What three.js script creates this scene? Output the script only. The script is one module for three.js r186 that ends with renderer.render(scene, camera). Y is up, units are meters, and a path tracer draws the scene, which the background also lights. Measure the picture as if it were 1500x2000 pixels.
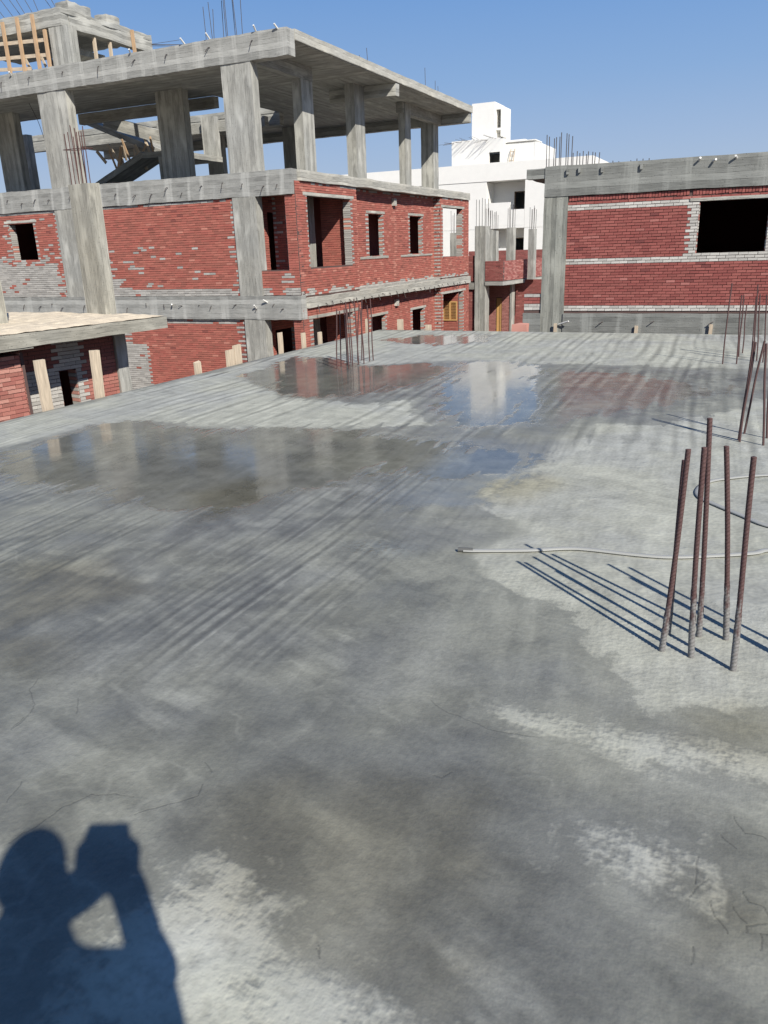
import * as THREE from 'three';
import { mergeGeometries } from 'three/addons/utils/BufferGeometryUtils.js';
import { MarchingCubes } from 'three/addons/objects/MarchingCubes.js';

// ---------------------------------------------------------------- camera, sky, sun, exposure
const scene = new THREE.Scene();
const R2 = Math.PI / 180;
const camera = new THREE.PerspectiveCamera(66.76, 3 / 4, 0.02, 2000);
camera.position.set(0, 1.55, 0);
camera.rotation.order = 'YXZ';
camera.rotation.set(-18.758 * R2, 25.589 * R2, -1.9185 * R2);
scene.add(camera);
camera.updateMatrixWorld(true);

const renderer = new THREE.WebGLRenderer({ antialias: true });
renderer.toneMapping = THREE.LinearToneMapping;
renderer.toneMappingExposure = 1.25;
renderer.shadowMap.enabled = true;

const SUN = new THREE.Vector3(0.6008, 0.6129, 0.5132).normalize();
{
  // clear winter sky: pale band at the horizon, deep blue overhead
  const W = 64, Hh = 512, d = new Float32Array(W * Hh * 4);
  const stops = [[-90, .16, .15, .14], [-1, .26, .29, .33], [0, .375, .445, .53], [3, .345, .43, .545], [6, .285, .39, .56], [10, .205, .335, .555], [15, .140, .275, .535], [22, .092, .205, .45], [35, .048, .122, .31], [60, .024, .066, .19], [90, .019, .052, .155]];
  for (let j = 0; j < Hh; j++) {
    const el = ((j + .5) / Hh - .5) * 180;
    let k = 0; while (k < stops.length - 2 && el > stops[k + 1][0]) k++;
    const a = stops[k], b = stops[k + 1], t = Math.min(1, Math.max(0, (el - a[0]) / (b[0] - a[0])));
    for (let i = 0; i < W; i++) for (let c = 0; c < 4; c++) d[(j * W + i) * 4 + c] = c < 3 ? a[c + 1] + (b[c + 1] - a[c + 1]) * t : 1;
  }
  const sky = new THREE.DataTexture(d, W, Hh, THREE.RGBAFormat, THREE.FloatType);
  sky.mapping = THREE.EquirectangularReflectionMapping; sky.colorSpace = THREE.LinearSRGBColorSpace;
  sky.minFilter = sky.magFilter = THREE.LinearFilter; sky.needsUpdate = true;
  scene.background = sky; scene.environment = sky;
}
const sun = new THREE.DirectionalLight(new THREE.Color().setRGB(1, .955, .875), 5.0);
sun.position.copy(SUN).multiplyScalar(60).add(new THREE.Vector3(-8, 0, -18));
sun.target.position.set(-8, 0, -18);
sun.castShadow = true; sun.shadow.mapSize.set(4096, 4096); sun.shadow.bias = -0.0005;
Object.assign(sun.shadow.camera, { left: -45, right: 45, top: 45, bottom: -45, near: 1, far: 160 });
scene.add(sun, sun.target);

// ---------------------------------------------------------------- noise and helpers
let seed = 20231; const rnd = () => { seed |= 0; seed = seed + 0x6D2B79F5 | 0; let t = Math.imul(seed ^ seed >>> 15, 1 | seed); t = t + Math.imul(t ^ t >>> 7, 61 | t) ^ t; return ((t ^ t >>> 14) >>> 0) / 4294967296; };
const rr = (a, b) => a + (b - a) * rnd();
const PERM = new Uint8Array(512), GRAD = new Float32Array(512);
{ const p = [...Array(256).keys()]; for (let i = 255; i > 0; i--) { const j = Math.floor(rnd() * (i + 1)); [p[i], p[j]] = [p[j], p[i]]; } for (let i = 0; i < 512; i++) PERM[i] = p[i & 255]; for (let i = 0; i < 256; i++) { GRAD[2 * i] = Math.cos(i * 2.399963); GRAD[2 * i + 1] = Math.sin(i * 2.399963); } }
function n2(x, y) {            // gradient noise, about -1..1
  const xi = Math.floor(x), yi = Math.floor(y), fx = x - xi, fy = y - yi, X = xi & 255, Y = yi & 255;
  const u = fx * fx * fx * (fx * (fx * 6 - 15) + 10), v = fy * fy * fy * (fy * (fy * 6 - 15) + 10);
  const a = PERM[PERM[X] + Y] * 2, b = PERM[PERM[X + 1] + Y] * 2, c = PERM[PERM[X] + Y + 1] * 2, d = PERM[PERM[X + 1] + Y + 1] * 2;
  const p = GRAD[a] * fx + GRAD[a + 1] * fy, q = GRAD[b] * (fx - 1) + GRAD[b + 1] * fy, r = GRAD[c] * fx + GRAD[c + 1] * (fy - 1), s = GRAD[d] * (fx - 1) + GRAD[d + 1] * (fy - 1);
  return 1.5 * (p + (q - p) * u + (r - p + (p - q - r + s) * u) * v);
}
function fbm(x, y, o = 4) { let s = 0, a = .5; for (let i = 0; i < o; i++) { s += a * n2(x, y); x = x * 2.03 + 17.3; y = y * 2.03 + 5.1; a *= .5; } return s; }
const n3 = (x, y, z) => (n2(x + z * .7, y - z * .31) + n2(y + 31.4 + x * .23, z + 7.7) + n2(z * .9 + 3.1, x + 51.9)) * .5;
const sst = (a, b, x) => { const t = Math.min(1, Math.max(0, (x - a) / (b - a))); return t * t * (3 - 2 * t); };
const clamp = (x, a = 0, b = 1) => x < a ? a : x > b ? b : x;
const lin2s = x => 255 * (x <= .0031308 ? 12.92 * x : 1.055 * Math.pow(x, 1 / 2.4) - .055);
const rgb = (r, g, b) => new THREE.Color().setRGB(r, g, b);

function dataTex(w, h, fill, srgb, wrap = true) {     // fill(i, j, put)
  const d = new Uint8Array(w * h * 4);
  for (let j = 0; j < h; j++) for (let i = 0; i < w; i++) { const o = (j * w + i) * 4, c = fill(i, j); d[o] = clamp(c[0], 0, 255); d[o + 1] = clamp(c[1], 0, 255); d[o + 2] = clamp(c[2], 0, 255); d[o + 3] = 255; }
  return rawTex(d, w, h, srgb, wrap);
}
function rawTex(d, w, h, srgb, wrap) {
  const t = new THREE.DataTexture(d, w, h, THREE.RGBAFormat); t.magFilter = THREE.LinearFilter; t.minFilter = THREE.LinearMipmapLinearFilter; t.generateMipmaps = true;
  if (srgb) t.colorSpace = THREE.SRGBColorSpace; if (wrap) t.wrapS = t.wrapT = THREE.RepeatWrapping; t.needsUpdate = true; return t;
}
const nameCount = {};
const numbered = n => { const k = nameCount[n] = (nameCount[n] ?? -1) + 1; return k ? n + '_' + String(k).padStart(3, '0') : n; };
function tag(o, label, category, group, kind) { if (label) o.userData.label = label; if (category) o.userData.category = category; if (group) o.userData.group = group; if (kind) o.userData.kind = kind; return o; }
function shade(m) { m.castShadow = m.receiveShadow = true; return m; }
function top(name, geo, mat) { const m = shade(new THREE.Mesh(geo, mat)); m.name = numbered(name); scene.add(m); return m; }
function thing(name, pos, turn = 0, base = [0, 0, 0]) {          // base: the local authoring point that lands on pos
  const g = new THREE.Group(); g.name = numbered(name); g.position.set(...pos); g.rotation.y = turn; scene.add(g); g.base0 = base; g.bricks = []; g.walls = []; return g;
}
function part(name, geo, mat, t) {
  const g = Array.isArray(geo) ? mergeGeometries(geo) : geo;
  let root = t; if (!t.base0) root = t.parent;
  g.translate(-root.base0[0], -root.base0[1], -root.base0[2]);
  const m = shade(new THREE.Mesh(g, mat)); m.name = name; t.add(m); return m;
}
// a box with its own slight unevenness, uv in metres; grain 'h' boards run level, 'v' boards run upright
function cbox(x0, x1, y0, y1, z0, z1, { grain = 'h', amp = .006, seg = .35, f = 2.3 } = {}) {
  const w = x1 - x0, h = y1 - y0, d = z1 - z0, S = l => Math.max(1, Math.min(110, Math.round(l / seg)));
  const g = new THREE.BoxGeometry(w, h, d, S(w), S(h), S(d)); g.translate((x0 + x1) / 2, (y0 + y1) / 2, (z0 + z1) / 2);
  const p = g.attributes.position, n = g.attributes.normal, uv = g.attributes.uv, ou = rr(0, 9), ov = rr(0, 9);
  for (let i = 0; i < p.count; i++) {
    const x = p.getX(i), y = p.getY(i), z = p.getZ(i), nx = Math.abs(n.getX(i)), ny = Math.abs(n.getY(i));
    let u = ny > .5 ? x : nx > .5 ? z : x, v = ny > .5 ? z : y; if (grain === 'v') [u, v] = [v, u];
    if (ny > .5 && d > w && grain === 'h') [u, v] = [v, u];
    uv.setXY(i, u + ou, v + ov);
    if (amp) p.setXYZ(i, x + amp * n3(x * f, y * f, z * f), y + amp * n3(x * f + 9, y * f, z * f + 4), z + amp * n3(x * f, y * f + 6, z * f + 8));
  }
  if (amp) g.computeVertexNormals();
  return g;
}
// a straight bar of n sides between two points
function bar(a, b, r, n = 6, r2 = r) {
  const A = new THREE.Vector3(...a), B = new THREE.Vector3(...b), d = B.clone().sub(A), g = new THREE.CylinderGeometry(r2, r, d.length(), n, 1);
  g.applyQuaternion(new THREE.Quaternion().setFromUnitVectors(new THREE.Vector3(0, 1, 0), d.clone().normalize())); g.translate(...A.add(B).multiplyScalar(.5).toArray()); return g;
}
// a squared timber between two points
function stick(a, b, w, t) {
  const A = new THREE.Vector3(...a), B = new THREE.Vector3(...b), d = B.clone().sub(A), L = d.length(), g = new THREE.BoxGeometry(w, L, t, 1, Math.max(1, Math.round(L / .15)), 1), p = g.attributes.position, uv = g.attributes.uv, o = rr(0, 5);
  for (let i = 0; i < p.count; i++) { uv.setXY(i, (p.getX(i) + p.getZ(i)) + o, p.getY(i) + o); p.setXYZ(i, p.getX(i) + .004 * n2(p.getY(i) * 7 + o, 1), p.getY(i) + (Math.abs(p.getY(i)) > L * .49 ? .018 * n2(p.getX(i) * 60 + o, p.getZ(i) * 60) : 0), p.getZ(i) + .004 * n2(p.getY(i) * 6 + o, 9)); }
  g.applyQuaternion(new THREE.Quaternion().setFromUnitVectors(new THREE.Vector3(0, 1, 0), d.clone().normalize())); g.translate(...A.add(B).multiplyScalar(.5).toArray()); g.computeVertexNormals(); return g;
}
function polyTube(pts, r, n = 5) { const c = new THREE.CatmullRomCurve3(pts.map(p => new THREE.Vector3(...p)), false, 'catmullrom', .3); return new THREE.TubeGeometry(c, Math.max(4, pts.length * 3), r, n, false); }

// ---------------------------------------------------------------- materials
function tiled(w, h, fn) {      // evaluates fn(u, v) with the edges cross-faded so that the sheet repeats
  return (i, j) => {
    const u = i / w, v = j / h, e = .12; let c = fn(u, v);
    if (u < e) { const k = .5 + .5 * u / e, o = fn(u + 1, v); c = c.map((x, q) => x * k + o[q] * (1 - k)); } else if (u > 1 - e) { const k = .5 + .5 * (1 - u) / e, o = fn(u - 1, v); c = c.map((x, q) => x * k + o[q] * (1 - k)); }
    return c;
  };
}
const TB = 800, BM = 2.56;      // board-marked concrete: sheet of 2.56 m, boards run along u
const boardV = [0]; while (boardV[boardV.length - 1] < 1) boardV.push(boardV[boardV.length - 1] + rr(.036, .062)); boardV[boardV.length - 1] = 1;
const boardT = boardV.map(() => rr(-1, 1)), boardG = boardV.map(() => rnd());
function boardAt(u, v) {
  let k = 0; while (k < boardV.length - 2 && v >= boardV[k + 1]) k++;
  const edge = Math.min(v - boardV[k], boardV[k + 1] - v) * BM, x = u * BM, y = v * BM;
  const grain = .6 * fbm(x * 2.6 + k * 7, y * 52, 4) + .55 * fbm(x * 5 + k * 3, y * 120, 2), coarse = fbm(x * 1.1 + k * 3, y * 3 + 4, 4), pit = n2(x * 34, y * 34), wob = edge + .004 * n2(x * 9, k * 4);
  const line = sst(.006, .0012, wob) * sst(-.25, .3, n2(x * 1.7 + k * 9, k * 2.3) + .1);
  return { t: boardT[k], grain, coarse, pit, line, x, y, k };
}
const concreteMap = dataTex(TB, TB, tiled(TB, TB, (u, v) => {
  const b = boardAt((u + 1) % 1 === 0 ? 0 : u, clamp(v, 0, .9999));
  let L = .315 * (1 + .20 * b.t + .62 * b.grain + .34 * b.coarse);
  L *= 1 - .5 * b.line; if (b.pit > .62) L *= .72;
  const pale = sst(.12, .5, fbm(b.x * .9 + 40, b.y * 2.2, 4)); L = L * (1 - pale) + .47 * pale;
  const warm = .5 + .5 * n2(b.x * .7, b.y * .9 + 8); L = clamp(L, .06, .55);
  return [lin2s(L * (1 + .03 * warm)), lin2s(L * 1.0), lin2s(L * (.945 - .05 * warm))];
}), true);
const concreteBump = dataTex(TB, TB, tiled(TB, TB, (u, v) => {
  const b = boardAt(u, clamp(v, 0, .9999)), h = .55 + .16 * b.t + .25 * b.grain - .35 * b.line - (b.pit > .62 ? .25 : 0) + .06 * n2(b.x * 60, b.y * 60);
  return [h * 255, h * 255, h * 255];
}), false);
const beamMap = dataTex(TB, TB, tiled(TB, TB, (u, v) => {
  const b = boardAt(u, clamp(v, 0, .9999)); let L = .31 * (1 + .26 * b.t + .50 * b.grain + .30 * b.coarse);
  const damp = sst(.05, .42, fbm(b.x * .8 + 12, b.y * 1.6 + 3, 4)); L *= 1 - .30 * damp; L *= 1 - .5 * b.line; if (b.pit > .62) L *= .75;
  const drip = sst(.18, .75, n2(b.x * 4.7 + 70 + .10 * n2(b.x * 2, b.y * 5), 4.4) + .30 * n2(b.x * 22, b.y * 1.5) + .2 * b.grain) * sst(-.5, .5, n2(b.x * 1.3, b.y * 1.1 + 33)); L = L * (1 - drip * .5) + .52 * drip * .5;
  L = clamp(L, .06, .6); return [lin2s(L), lin2s(L * .995), lin2s(L * .94)];
}), true);
for (const t of [concreteMap, concreteBump, beamMap]) { t.repeat.set(1 / BM, 1 / BM); }
const concrete = new THREE.MeshStandardMaterial({ map: concreteMap, bumpMap: concreteBump, bumpScale: .008, roughness: .93, color: rgb(1, 1, .985) });
const concreteBeam = concrete.clone(); concreteBeam.map = beamMap;
const concreteDark = concreteBeam.clone(); concreteDark.color = rgb(.66, .675, .66);           // older, damper concrete of the neighbouring house
const concreteDarkPost = concrete.clone(); concreteDarkPost.color = rgb(.72, .735, .70);
const concreteBeige = concrete.clone(); concreteBeige.color = rgb(1.0, .975, .90);         // sandy cement
const concretePale = concrete.clone(); concretePale.color = rgb(1.22, 1.2, 1.15);
function grit(scale, f, base, amp) { return dataTex(512, 512, tiled(512, 512, (u, v) => { const n = 1 + amp * (fbm(u * f, v * f, 5) + .5 * n2(u * f * 9, v * f * 9)); return base.map(c => lin2s(c * n)); }), true); }
const sandMap = grit(1, 14, [.62, .53, .40], .35); sandMap.repeat.set(.35, .35);
const sandBump = dataTex(512, 512, tiled(512, 512, (u, v) => { const h = 128 + 110 * (fbm(u * 12, v * 12, 5)); return [h, h, h]; }), false); sandBump.repeat.set(.35, .35);
const desertMap = grit(1, 14, [.30, .255, .20], .35); desertMap.repeat.set(.35, .35);
const desert = new THREE.MeshStandardMaterial({ map: desertMap, roughness: 1 });
const sand = new THREE.MeshStandardMaterial({ map: sandMap, bumpMap: sandBump, bumpScale: .05, roughness: 1 });
const plasterMap = grit(1, 9, [.80, .785, .74], .05); plasterMap.repeat.set(.25, .25);
const plaster = new THREE.MeshStandardMaterial({ map: plasterMap, roughness: .9 });
const woodMap = dataTex(256, 512, (i, j) => { const u = i / 256 * .5, v = j / 512 * 1.0, g = fbm(u * 60 + 1.2 * n2(u * 8, v * 3), v * 4, 4), n = 1 + .45 * g; return [lin2s(.50 * n), lin2s(.385 * n), lin2s(.255 * n)]; }, true); woodMap.repeat.set(2, 1);
const wood = new THREE.MeshStandardMaterial({ map: woodMap, roughness: .85, color: rgb(.92, .80, .72) });
const woodPale = wood.clone(); woodPale.color = rgb(1.0, 1.06, 1.18);
const woodOrange = wood.clone(); woodOrange.color = rgb(1.05, .80, .45);
const mortar = new THREE.MeshStandardMaterial({ color: rgb(.10, .062, .055), roughness: 1 });
const mortarGrey = new THREE.MeshStandardMaterial({ color: rgb(.19, .18, .165), roughness: 1 });
const plainBrick = new THREE.MeshStandardMaterial({ color: rgb(.28, .085, .07), roughness: .95 });
const steel = new THREE.MeshStandardMaterial({ color: rgb(.10, .048, .042), roughness: .8, metalness: .15 });
const steelGrey = new THREE.MeshStandardMaterial({ color: rgb(.085, .075, .072), roughness: .75, metalness: .2 });
const pipeWhite = new THREE.MeshStandardMaterial({ color: rgb(.68, .67, .63), roughness: .5 });
const woodDark = wood.clone(); woodDark.color = rgb(.42, .36, .32);
const brickFace = dataTex(256, 64, (i, j) => { const u = i / 256, v = j / 64, n = 1 + .30 * fbm(u * 9, v * 3.2, 4) + .12 * n2(u * 60, v * 18), s = sst(.28, .55, fbm(u * 3 + 9, v * 2.3 + 4, 3)); return [lin2s(clamp(.80 * n + .16 * s, .05, 1)), lin2s(clamp(.78 * n + .22 * s, .05, 1)), lin2s(clamp(.76 * n + .22 * s, .05, 1))]; }, true);
// brick colours: 0-9 red, 10-14 grey sand-lime, 15-17 pale pink, 18-19 dark
function palette(r, g, b, gr) {
  const P = [];
  for (let i = 0; i < 10; i++) { const k = .86 + .029 * i + rr(-.03, .03), w = rr(-.06, .10); P.push(rgb(r * k, g * k * (1 + w), b * k * (1 + w * .8))); }
  for (let i = 0; i < 5; i++) { const k = gr * (.86 + .07 * i); P.push(rgb(k, k * .975, k * .915)); }
  for (let i = 0; i < 3; i++) P.push(rgb(r * (1.2 + .08 * i), g * (1.5 + .15 * i), b * (1.5 + .15 * i)));
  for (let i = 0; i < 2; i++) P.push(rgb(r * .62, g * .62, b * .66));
  return P;
}
const red = () => { const k = rnd(); return k < .965 ? Math.floor(rnd() * 10) : k < .985 ? 15 + Math.floor(rnd() * 3) : 18 + Math.floor(rnd() * 2); };
const grey = () => 10 + Math.floor(rnd() * 5);

// ---------------------------------------------------------------- brickwork
const brickGeo = [0, 1, 2, 3, 4].map(() => {
  const g = new THREE.BoxGeometry(1, 1, 1), p = g.attributes.position, key = {}, jit = k => key[k] ??= [rr(-.02, .02), rr(-.045, .045), rr(-.06, .06)];
  for (let i = 0; i < p.count; i++) { const k = [p.getX(i), p.getY(i), p.getZ(i)].join(), d = jit(k); p.setXYZ(i, p.getX(i) + d[0], p.getY(i) + d[1], p.getZ(i) + d[2]); }
  g.computeVertexNormals(); return g;
});
// c: centre in the thing's authoring frame, turn: heading of the length, size: [length, height, depth]
function brick(t, c, turn, size, col, opt = {}) { t.bricks.push({ c, turn, size, col, tilt: opt.tilt ?? rr(-.008, .008), v: Math.floor(rnd() * 5), rest: opt.rest }); }
/* wall in the plane through o, running along heading `turn` (u axis = (cos, -sin)), facing its left normal (sin, cos) in x,z.
   openings: [u0, u1, y0, y1, flags]. paint(u, y, row) gives a colour index or -1 for no brick. */
function brickWall(t, { o, turn = 0, u0, u1, y0, y1, openings = [], L = .205, hc = .063, paint = () => red(), thick = .24, jamb = true, brickFrom = y0, rest = false, joint = .009, proud = .012, wallMat = mortar }) {
  const ux = Math.cos(turn), uz = -Math.sin(turn), nx = Math.sin(turn), nz = Math.cos(turn);
  const P = (u, y, n) => [o[0] + u * ux + n * nx, y, o[1] + u * uz + n * nz];
  // backing, split round the openings
  const us = [u0, u1], ys = [y0, y1]; for (const q of openings) { us.push(clamp(q[0], u0, u1), clamp(q[1], u0, u1)); ys.push(clamp(q[2], y0, y1), clamp(q[3], y0, y1)); }
  us.sort((a, b) => a - b); ys.sort((a, b) => a - b);
  for (let i = 0; i < us.length - 1; i++) {
    if (us[i + 1] - us[i] < .002) continue; let run = null;
    const flush = () => { if (run) { const g = new THREE.BoxGeometry(us[i + 1] - us[i], run[1] - run[0], thick); g.translate((us[i] + us[i + 1]) / 2, (run[0] + run[1]) / 2, -thick / 2 - proud); g.rotateY(turn); g.translate(o[0], 0, o[1]); t.walls.push([g, wallMat]); run = null; } };
    for (let j = 0; j < ys.length - 1; j++) {
      if (ys[j + 1] - ys[j] < .002) continue; const cu = (us[i] + us[i + 1]) / 2, cy = (ys[j] + ys[j + 1]) / 2;
      if (openings.some(q => cu > q[0] && cu < q[1] && cy > q[2] && cy < q[3])) flush(); else run = run ? [run[0], ys[j + 1]] : [ys[j], ys[j + 1]];
    }
    flush();
  }
  const rows = Math.floor((y1 - brickFrom) / hc + .01);
  for (let r = 0; r < rows; r++) {
    const yb = y1 - (r + 1) * hc, yc = yb + hc / 2; let iv = [[u0, u1]];
    for (const q of openings) if (yc > q[2] && yc < q[3]) iv = iv.flatMap(([a, b]) => [[a, Math.min(b, q[0])], [Math.max(a, q[1]), b]]).filter(([a, b]) => b - a > .02);
    for (const [a, b] of iv) {
      let u = a - (r % 2 ? L / 2 : 0) + rr(-.012, .012) * 0 ;
      while (u < b - .012) {
        const len = L + rr(-.008, .008), s = Math.max(u, a), e = Math.min(u + len, b); u += len;
        if (e - s < .025) continue; const col = paint((s + e) / 2, yc, r, e - s < L * .7); if (col < 0) continue;
        brick(t, P((s + e) / 2, yc + rr(-.002, .002), -proud / 2 + rr(-.003, .003) - .012), turn, [e - s - joint, hc - joint, proud + .03], col, { rest });
      }
    }
  }
  if (jamb) for (const q of openings) for (const [ue, dir] of [[q[0], 1], [q[1], -1]]) {
    if (ue <= u0 + .01 || ue >= u1 - .01) continue;
    for (let y = Math.max(q[2], brickFrom), k = 0; y + hc <= Math.min(q[3], y1) + .01; y += hc, k++) {
      const col = rnd() < (k % 2 ? .92 : .45) ? grey() : 15 + Math.floor(rnd() * 3), c = P(ue + dir * .004, y + hc / 2, -proud - thick / 2);
      brick(t, c, turn + Math.PI / 2, [thick * .97, hc - joint, .016], col, { rest: true });
    }
  }
}
const camPos = camera.position.clone();
function onView(p, n, area) {      // how large a brick shows in the photograph, 0 when it is out of frame or hidden by the slab underfoot
  const d = p.clone().sub(camPos), q = p.clone().project(camera); if (Math.abs(q.x) > 1 || Math.abs(q.y) > 1 || q.z > 1) return 0;
  if (p.y < 0) { const k = camPos.y / (camPos.y - p.y), x = camPos.x + d.x * k, z = camPos.z + d.z * k; if (x > -6.9 && x < 8 && z > -14.45) return 0; }
  const l = d.length(); return area * Math.max(0, -d.dot(n) / l) / (l * l);
}
function layBricks(t, pal, most = 290) {
  t.updateMatrixWorld(true);
  const mats = pal.map(c => new THREE.MeshStandardMaterial({ color: c, map: brickFace, roughness: .93 })), loose = new THREE.MeshStandardMaterial({ vertexColors: true, map: brickFace, roughness: .93 });
  for (const b of t.bricks) {
    const l = new THREE.Vector3(b.c[0] - t.base0[0], b.c[1] - t.base0[1], b.c[2] - t.base0[2]), n = new THREE.Vector3(Math.sin(b.turn + t.rotation.y), 0, Math.cos(b.turn + t.rotation.y));
    b.l = l; b.s = b.rest ? 0 : onView(t.localToWorld(l.clone()), n, b.size[0] * b.size[1]);
  }
  const order = [...t.bricks].sort((a, b) => b.s - a.s), one = order.slice(0, most).filter(b => b.s > 0), oneSet = new Set(one), rest = t.bricks.filter(b => !oneSet.has(b));
  const M = new THREE.Matrix4(), Q = new THREE.Quaternion(), E = new THREE.Euler(), S = new THREE.Vector3();
  const place = b => M.compose(b.l, Q.setFromEuler(E.set(0, b.turn, b.tilt, 'YXZ')), S.set(...b.size));
  for (const b of one) { const m = shade(new THREE.Mesh(brickGeo[b.v], mats[b.col])); m.name = 'brick'; place(b); m.position.copy(b.l); m.quaternion.copy(Q); m.scale.set(...b.size); t.add(m); }
  if (rest.length) {
    const V = 24, n = rest.length, pos = new Float32Array(n * V * 3), nor = new Float32Array(n * V * 3), uv = new Float32Array(n * V * 2), colr = new Float32Array(n * V * 3), idx = new Uint32Array(n * 36), v = new THREE.Vector3(), NM = new THREE.Matrix3();
    rest.forEach((b, k) => {
      place(b); NM.getNormalMatrix(M); const g = brickGeo[b.v], gp = g.attributes.position, gn = g.attributes.normal, gu = g.attributes.uv, c = pal[b.col];
      for (let i = 0; i < V; i++) {
        const o = (k * V + i) * 3; v.fromBufferAttribute(gp, i).applyMatrix4(M); v.toArray(pos, o); v.fromBufferAttribute(gn, i).applyMatrix3(NM).normalize(); v.toArray(nor, o);
        uv[(k * V + i) * 2] = gu.getX(i); uv[(k * V + i) * 2 + 1] = gu.getY(i); colr[o] = c.r; colr[o + 1] = c.g; colr[o + 2] = c.b;
      }
      for (let i = 0; i < 36; i++) idx[k * 36 + i] = k * V + g.index.getX(i);
    });
    const g = new THREE.BufferGeometry(); g.setAttribute('position', new THREE.BufferAttribute(pos, 3)); g.setAttribute('normal', new THREE.BufferAttribute(nor, 3)); g.setAttribute('uv', new THREE.BufferAttribute(uv, 2)); g.setAttribute('color', new THREE.BufferAttribute(colr, 3)); g.setIndex(new THREE.BufferAttribute(idx, 1));
    const m = shade(new THREE.Mesh(g, loose)); m.name = 'brickwork'; m.userData.kind = 'stuff'; t.add(m);
  }
  const by = new Map(); for (const [g, m] of t.walls) { if (!by.has(m)) by.set(m, []); by.get(m).push(g); }
  for (const [m, gs] of by) part('wall', gs, m, t);
}

// ---------------------------------------------------------------- marks on the slab, in metres (x, z)
const BARS_NEAR = [[-0.208,-2.938,-0.176,0.825,-2.94],[-0.204,-3.09,-0.191,0.742,-3.091],[-0.088,-2.929,-0.125,0.839,-2.927],[-0.081,-3.118,-0.12,0.906,-3.116],[0.03,-3.121,-0.058,0.804,-3.121],[0.053,-2.877,0.045,0.829,-2.877],[0.247,-3.033,0.267,0.83,-3.053],[0.351,-3.037,0.371,0.83,-3.057],[0.366,-2.907,0.386,0.83,-2.927]];
const BARS_MID = [[-0.037,-6.695,-0.011,0.781,-6.696],[-0.026,-6.645,0.004,0.782,-6.645],[-0.003,-6.95,0.068,0.757,-6.95],[0.149,-6.577,0.078,0.78,-6.578],[0.174,-6.835,0.111,0.675,-6.836]];
const BARS_FAR = [[-0.348,-10.944,-0.339,0.998,-10.945],[-0.185,-10.98,-0.214,0.854,-10.979],[-0.179,-11.667,-0.202,0.804,-11.666],[-0.144,-12.047,-0.159,0.658,-12.047],[-0.023,-11.802,-0.052,0.775,-11.802],[0.012,-11.552,-0.047,0.945,-11.552],[0.046,-11.312,-0.007,0.845,-11.313],[0.119,-11.185,0.069,0.846,-11.185]];
const BARS_LEFT = [[-5.162,-9.443,-5.132,0.793,-9.459],[-5.206,-9.638,-5.191,0.754,-9.645],[-5.203,-9.819,-5.209,0.777,-9.816],[-4.998,-9.48,-5.002,0.891,-9.478],[-5.235,-9.998,-5.256,0.756,-9.987],[-5.041,-9.674,-5.046,0.845,-9.672],[-5.226,-10.191,-5.176,0.797,-10.217],[-5.034,-9.856,-5.063,0.899,-9.841],[-5.196,-10.263,-5.161,0.869,-10.281],[-5.003,-9.954,-5.025,0.751,-9.944],[-5.032,-10.2,-5.039,0.79,-10.196],[-5.021,-10.299,-5.036,0.885,-10.292]];
const HOSE1 = [[-1.29,-3.66],[-1.22,-3.68],[-0.97,-3.78],[-0.8,-3.87],[-0.68,-3.9],[-0.44,-3.91],[-0.27,-3.94],[-0.06,-4.04],[0.11,-4.14],[0.18,-4.21]];
const HOSE2 = [[0.18,-4.6],[0.04,-4.74],[-0.1,-4.89],[-0.2,-5.01],[-0.23,-5.17],[-0.19,-5.37],[-0.07,-5.51],[0.18,-5.68]];
const PUDDLES = [[[-5.72,-4.42],[-5.66,-4.69],[-5.68,-5.24],[-5.81,-5.6],[-5.57,-5.92],[-5.04,-5.78],[-4.2,-5.85],[-3.44,-6.15],[-2.81,-6.02],[-2.26,-5.96],[-1.71,-5.81],[-1.4,-5.82],[-1.26,-5.63],[-1.47,-5.19],[-1.84,-4.93],[-2.3,-4.91],[-2.65,-4.33],[-2.89,-3.79],[-3.36,-3.62],[-4.09,-3.83],[-4.63,-3.78],[-4.91,-3.75]],[[-6.13,-8.54],[-6.27,-9.71],[-6.45,-10.52],[-5.95,-10.44],[-4.84,-9.77],[-4.05,-10.29],[-3.64,-9.8],[-3.59,-8.95],[-3.71,-7.99],[-4.32,-7.41],[-4.79,-7.54]],[[-3.67,-9.7],[-3.7,-10.37],[-2.84,-10.7],[-2.44,-9.98],[-1.93,-7.71],[-1.81,-6.87],[-2.31,-6.49],[-2.78,-7.2]],[[-2.44,-9.98],[-1.65,-9.9],[-0.98,-9.78],[-0.47,-9.01],[-0.12,-9.16],[-0.3,-8.74],[-0.73,-8.04],[-1.21,-7.39],[-1.65,-6.8]],[[-6.05,-12.65],[-5.63,-13.54],[-4.39,-13.97],[-4.09,-12.74],[-4.77,-12.13]],[[-2.24,-4.6],[-2.3,-5.29],[-1.75,-5.47],[-1.37,-5.52],[-1.37,-5.23],[-1.48,-4.74],[-1.58,-4.42],[-1.98,-4.22]]];
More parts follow.
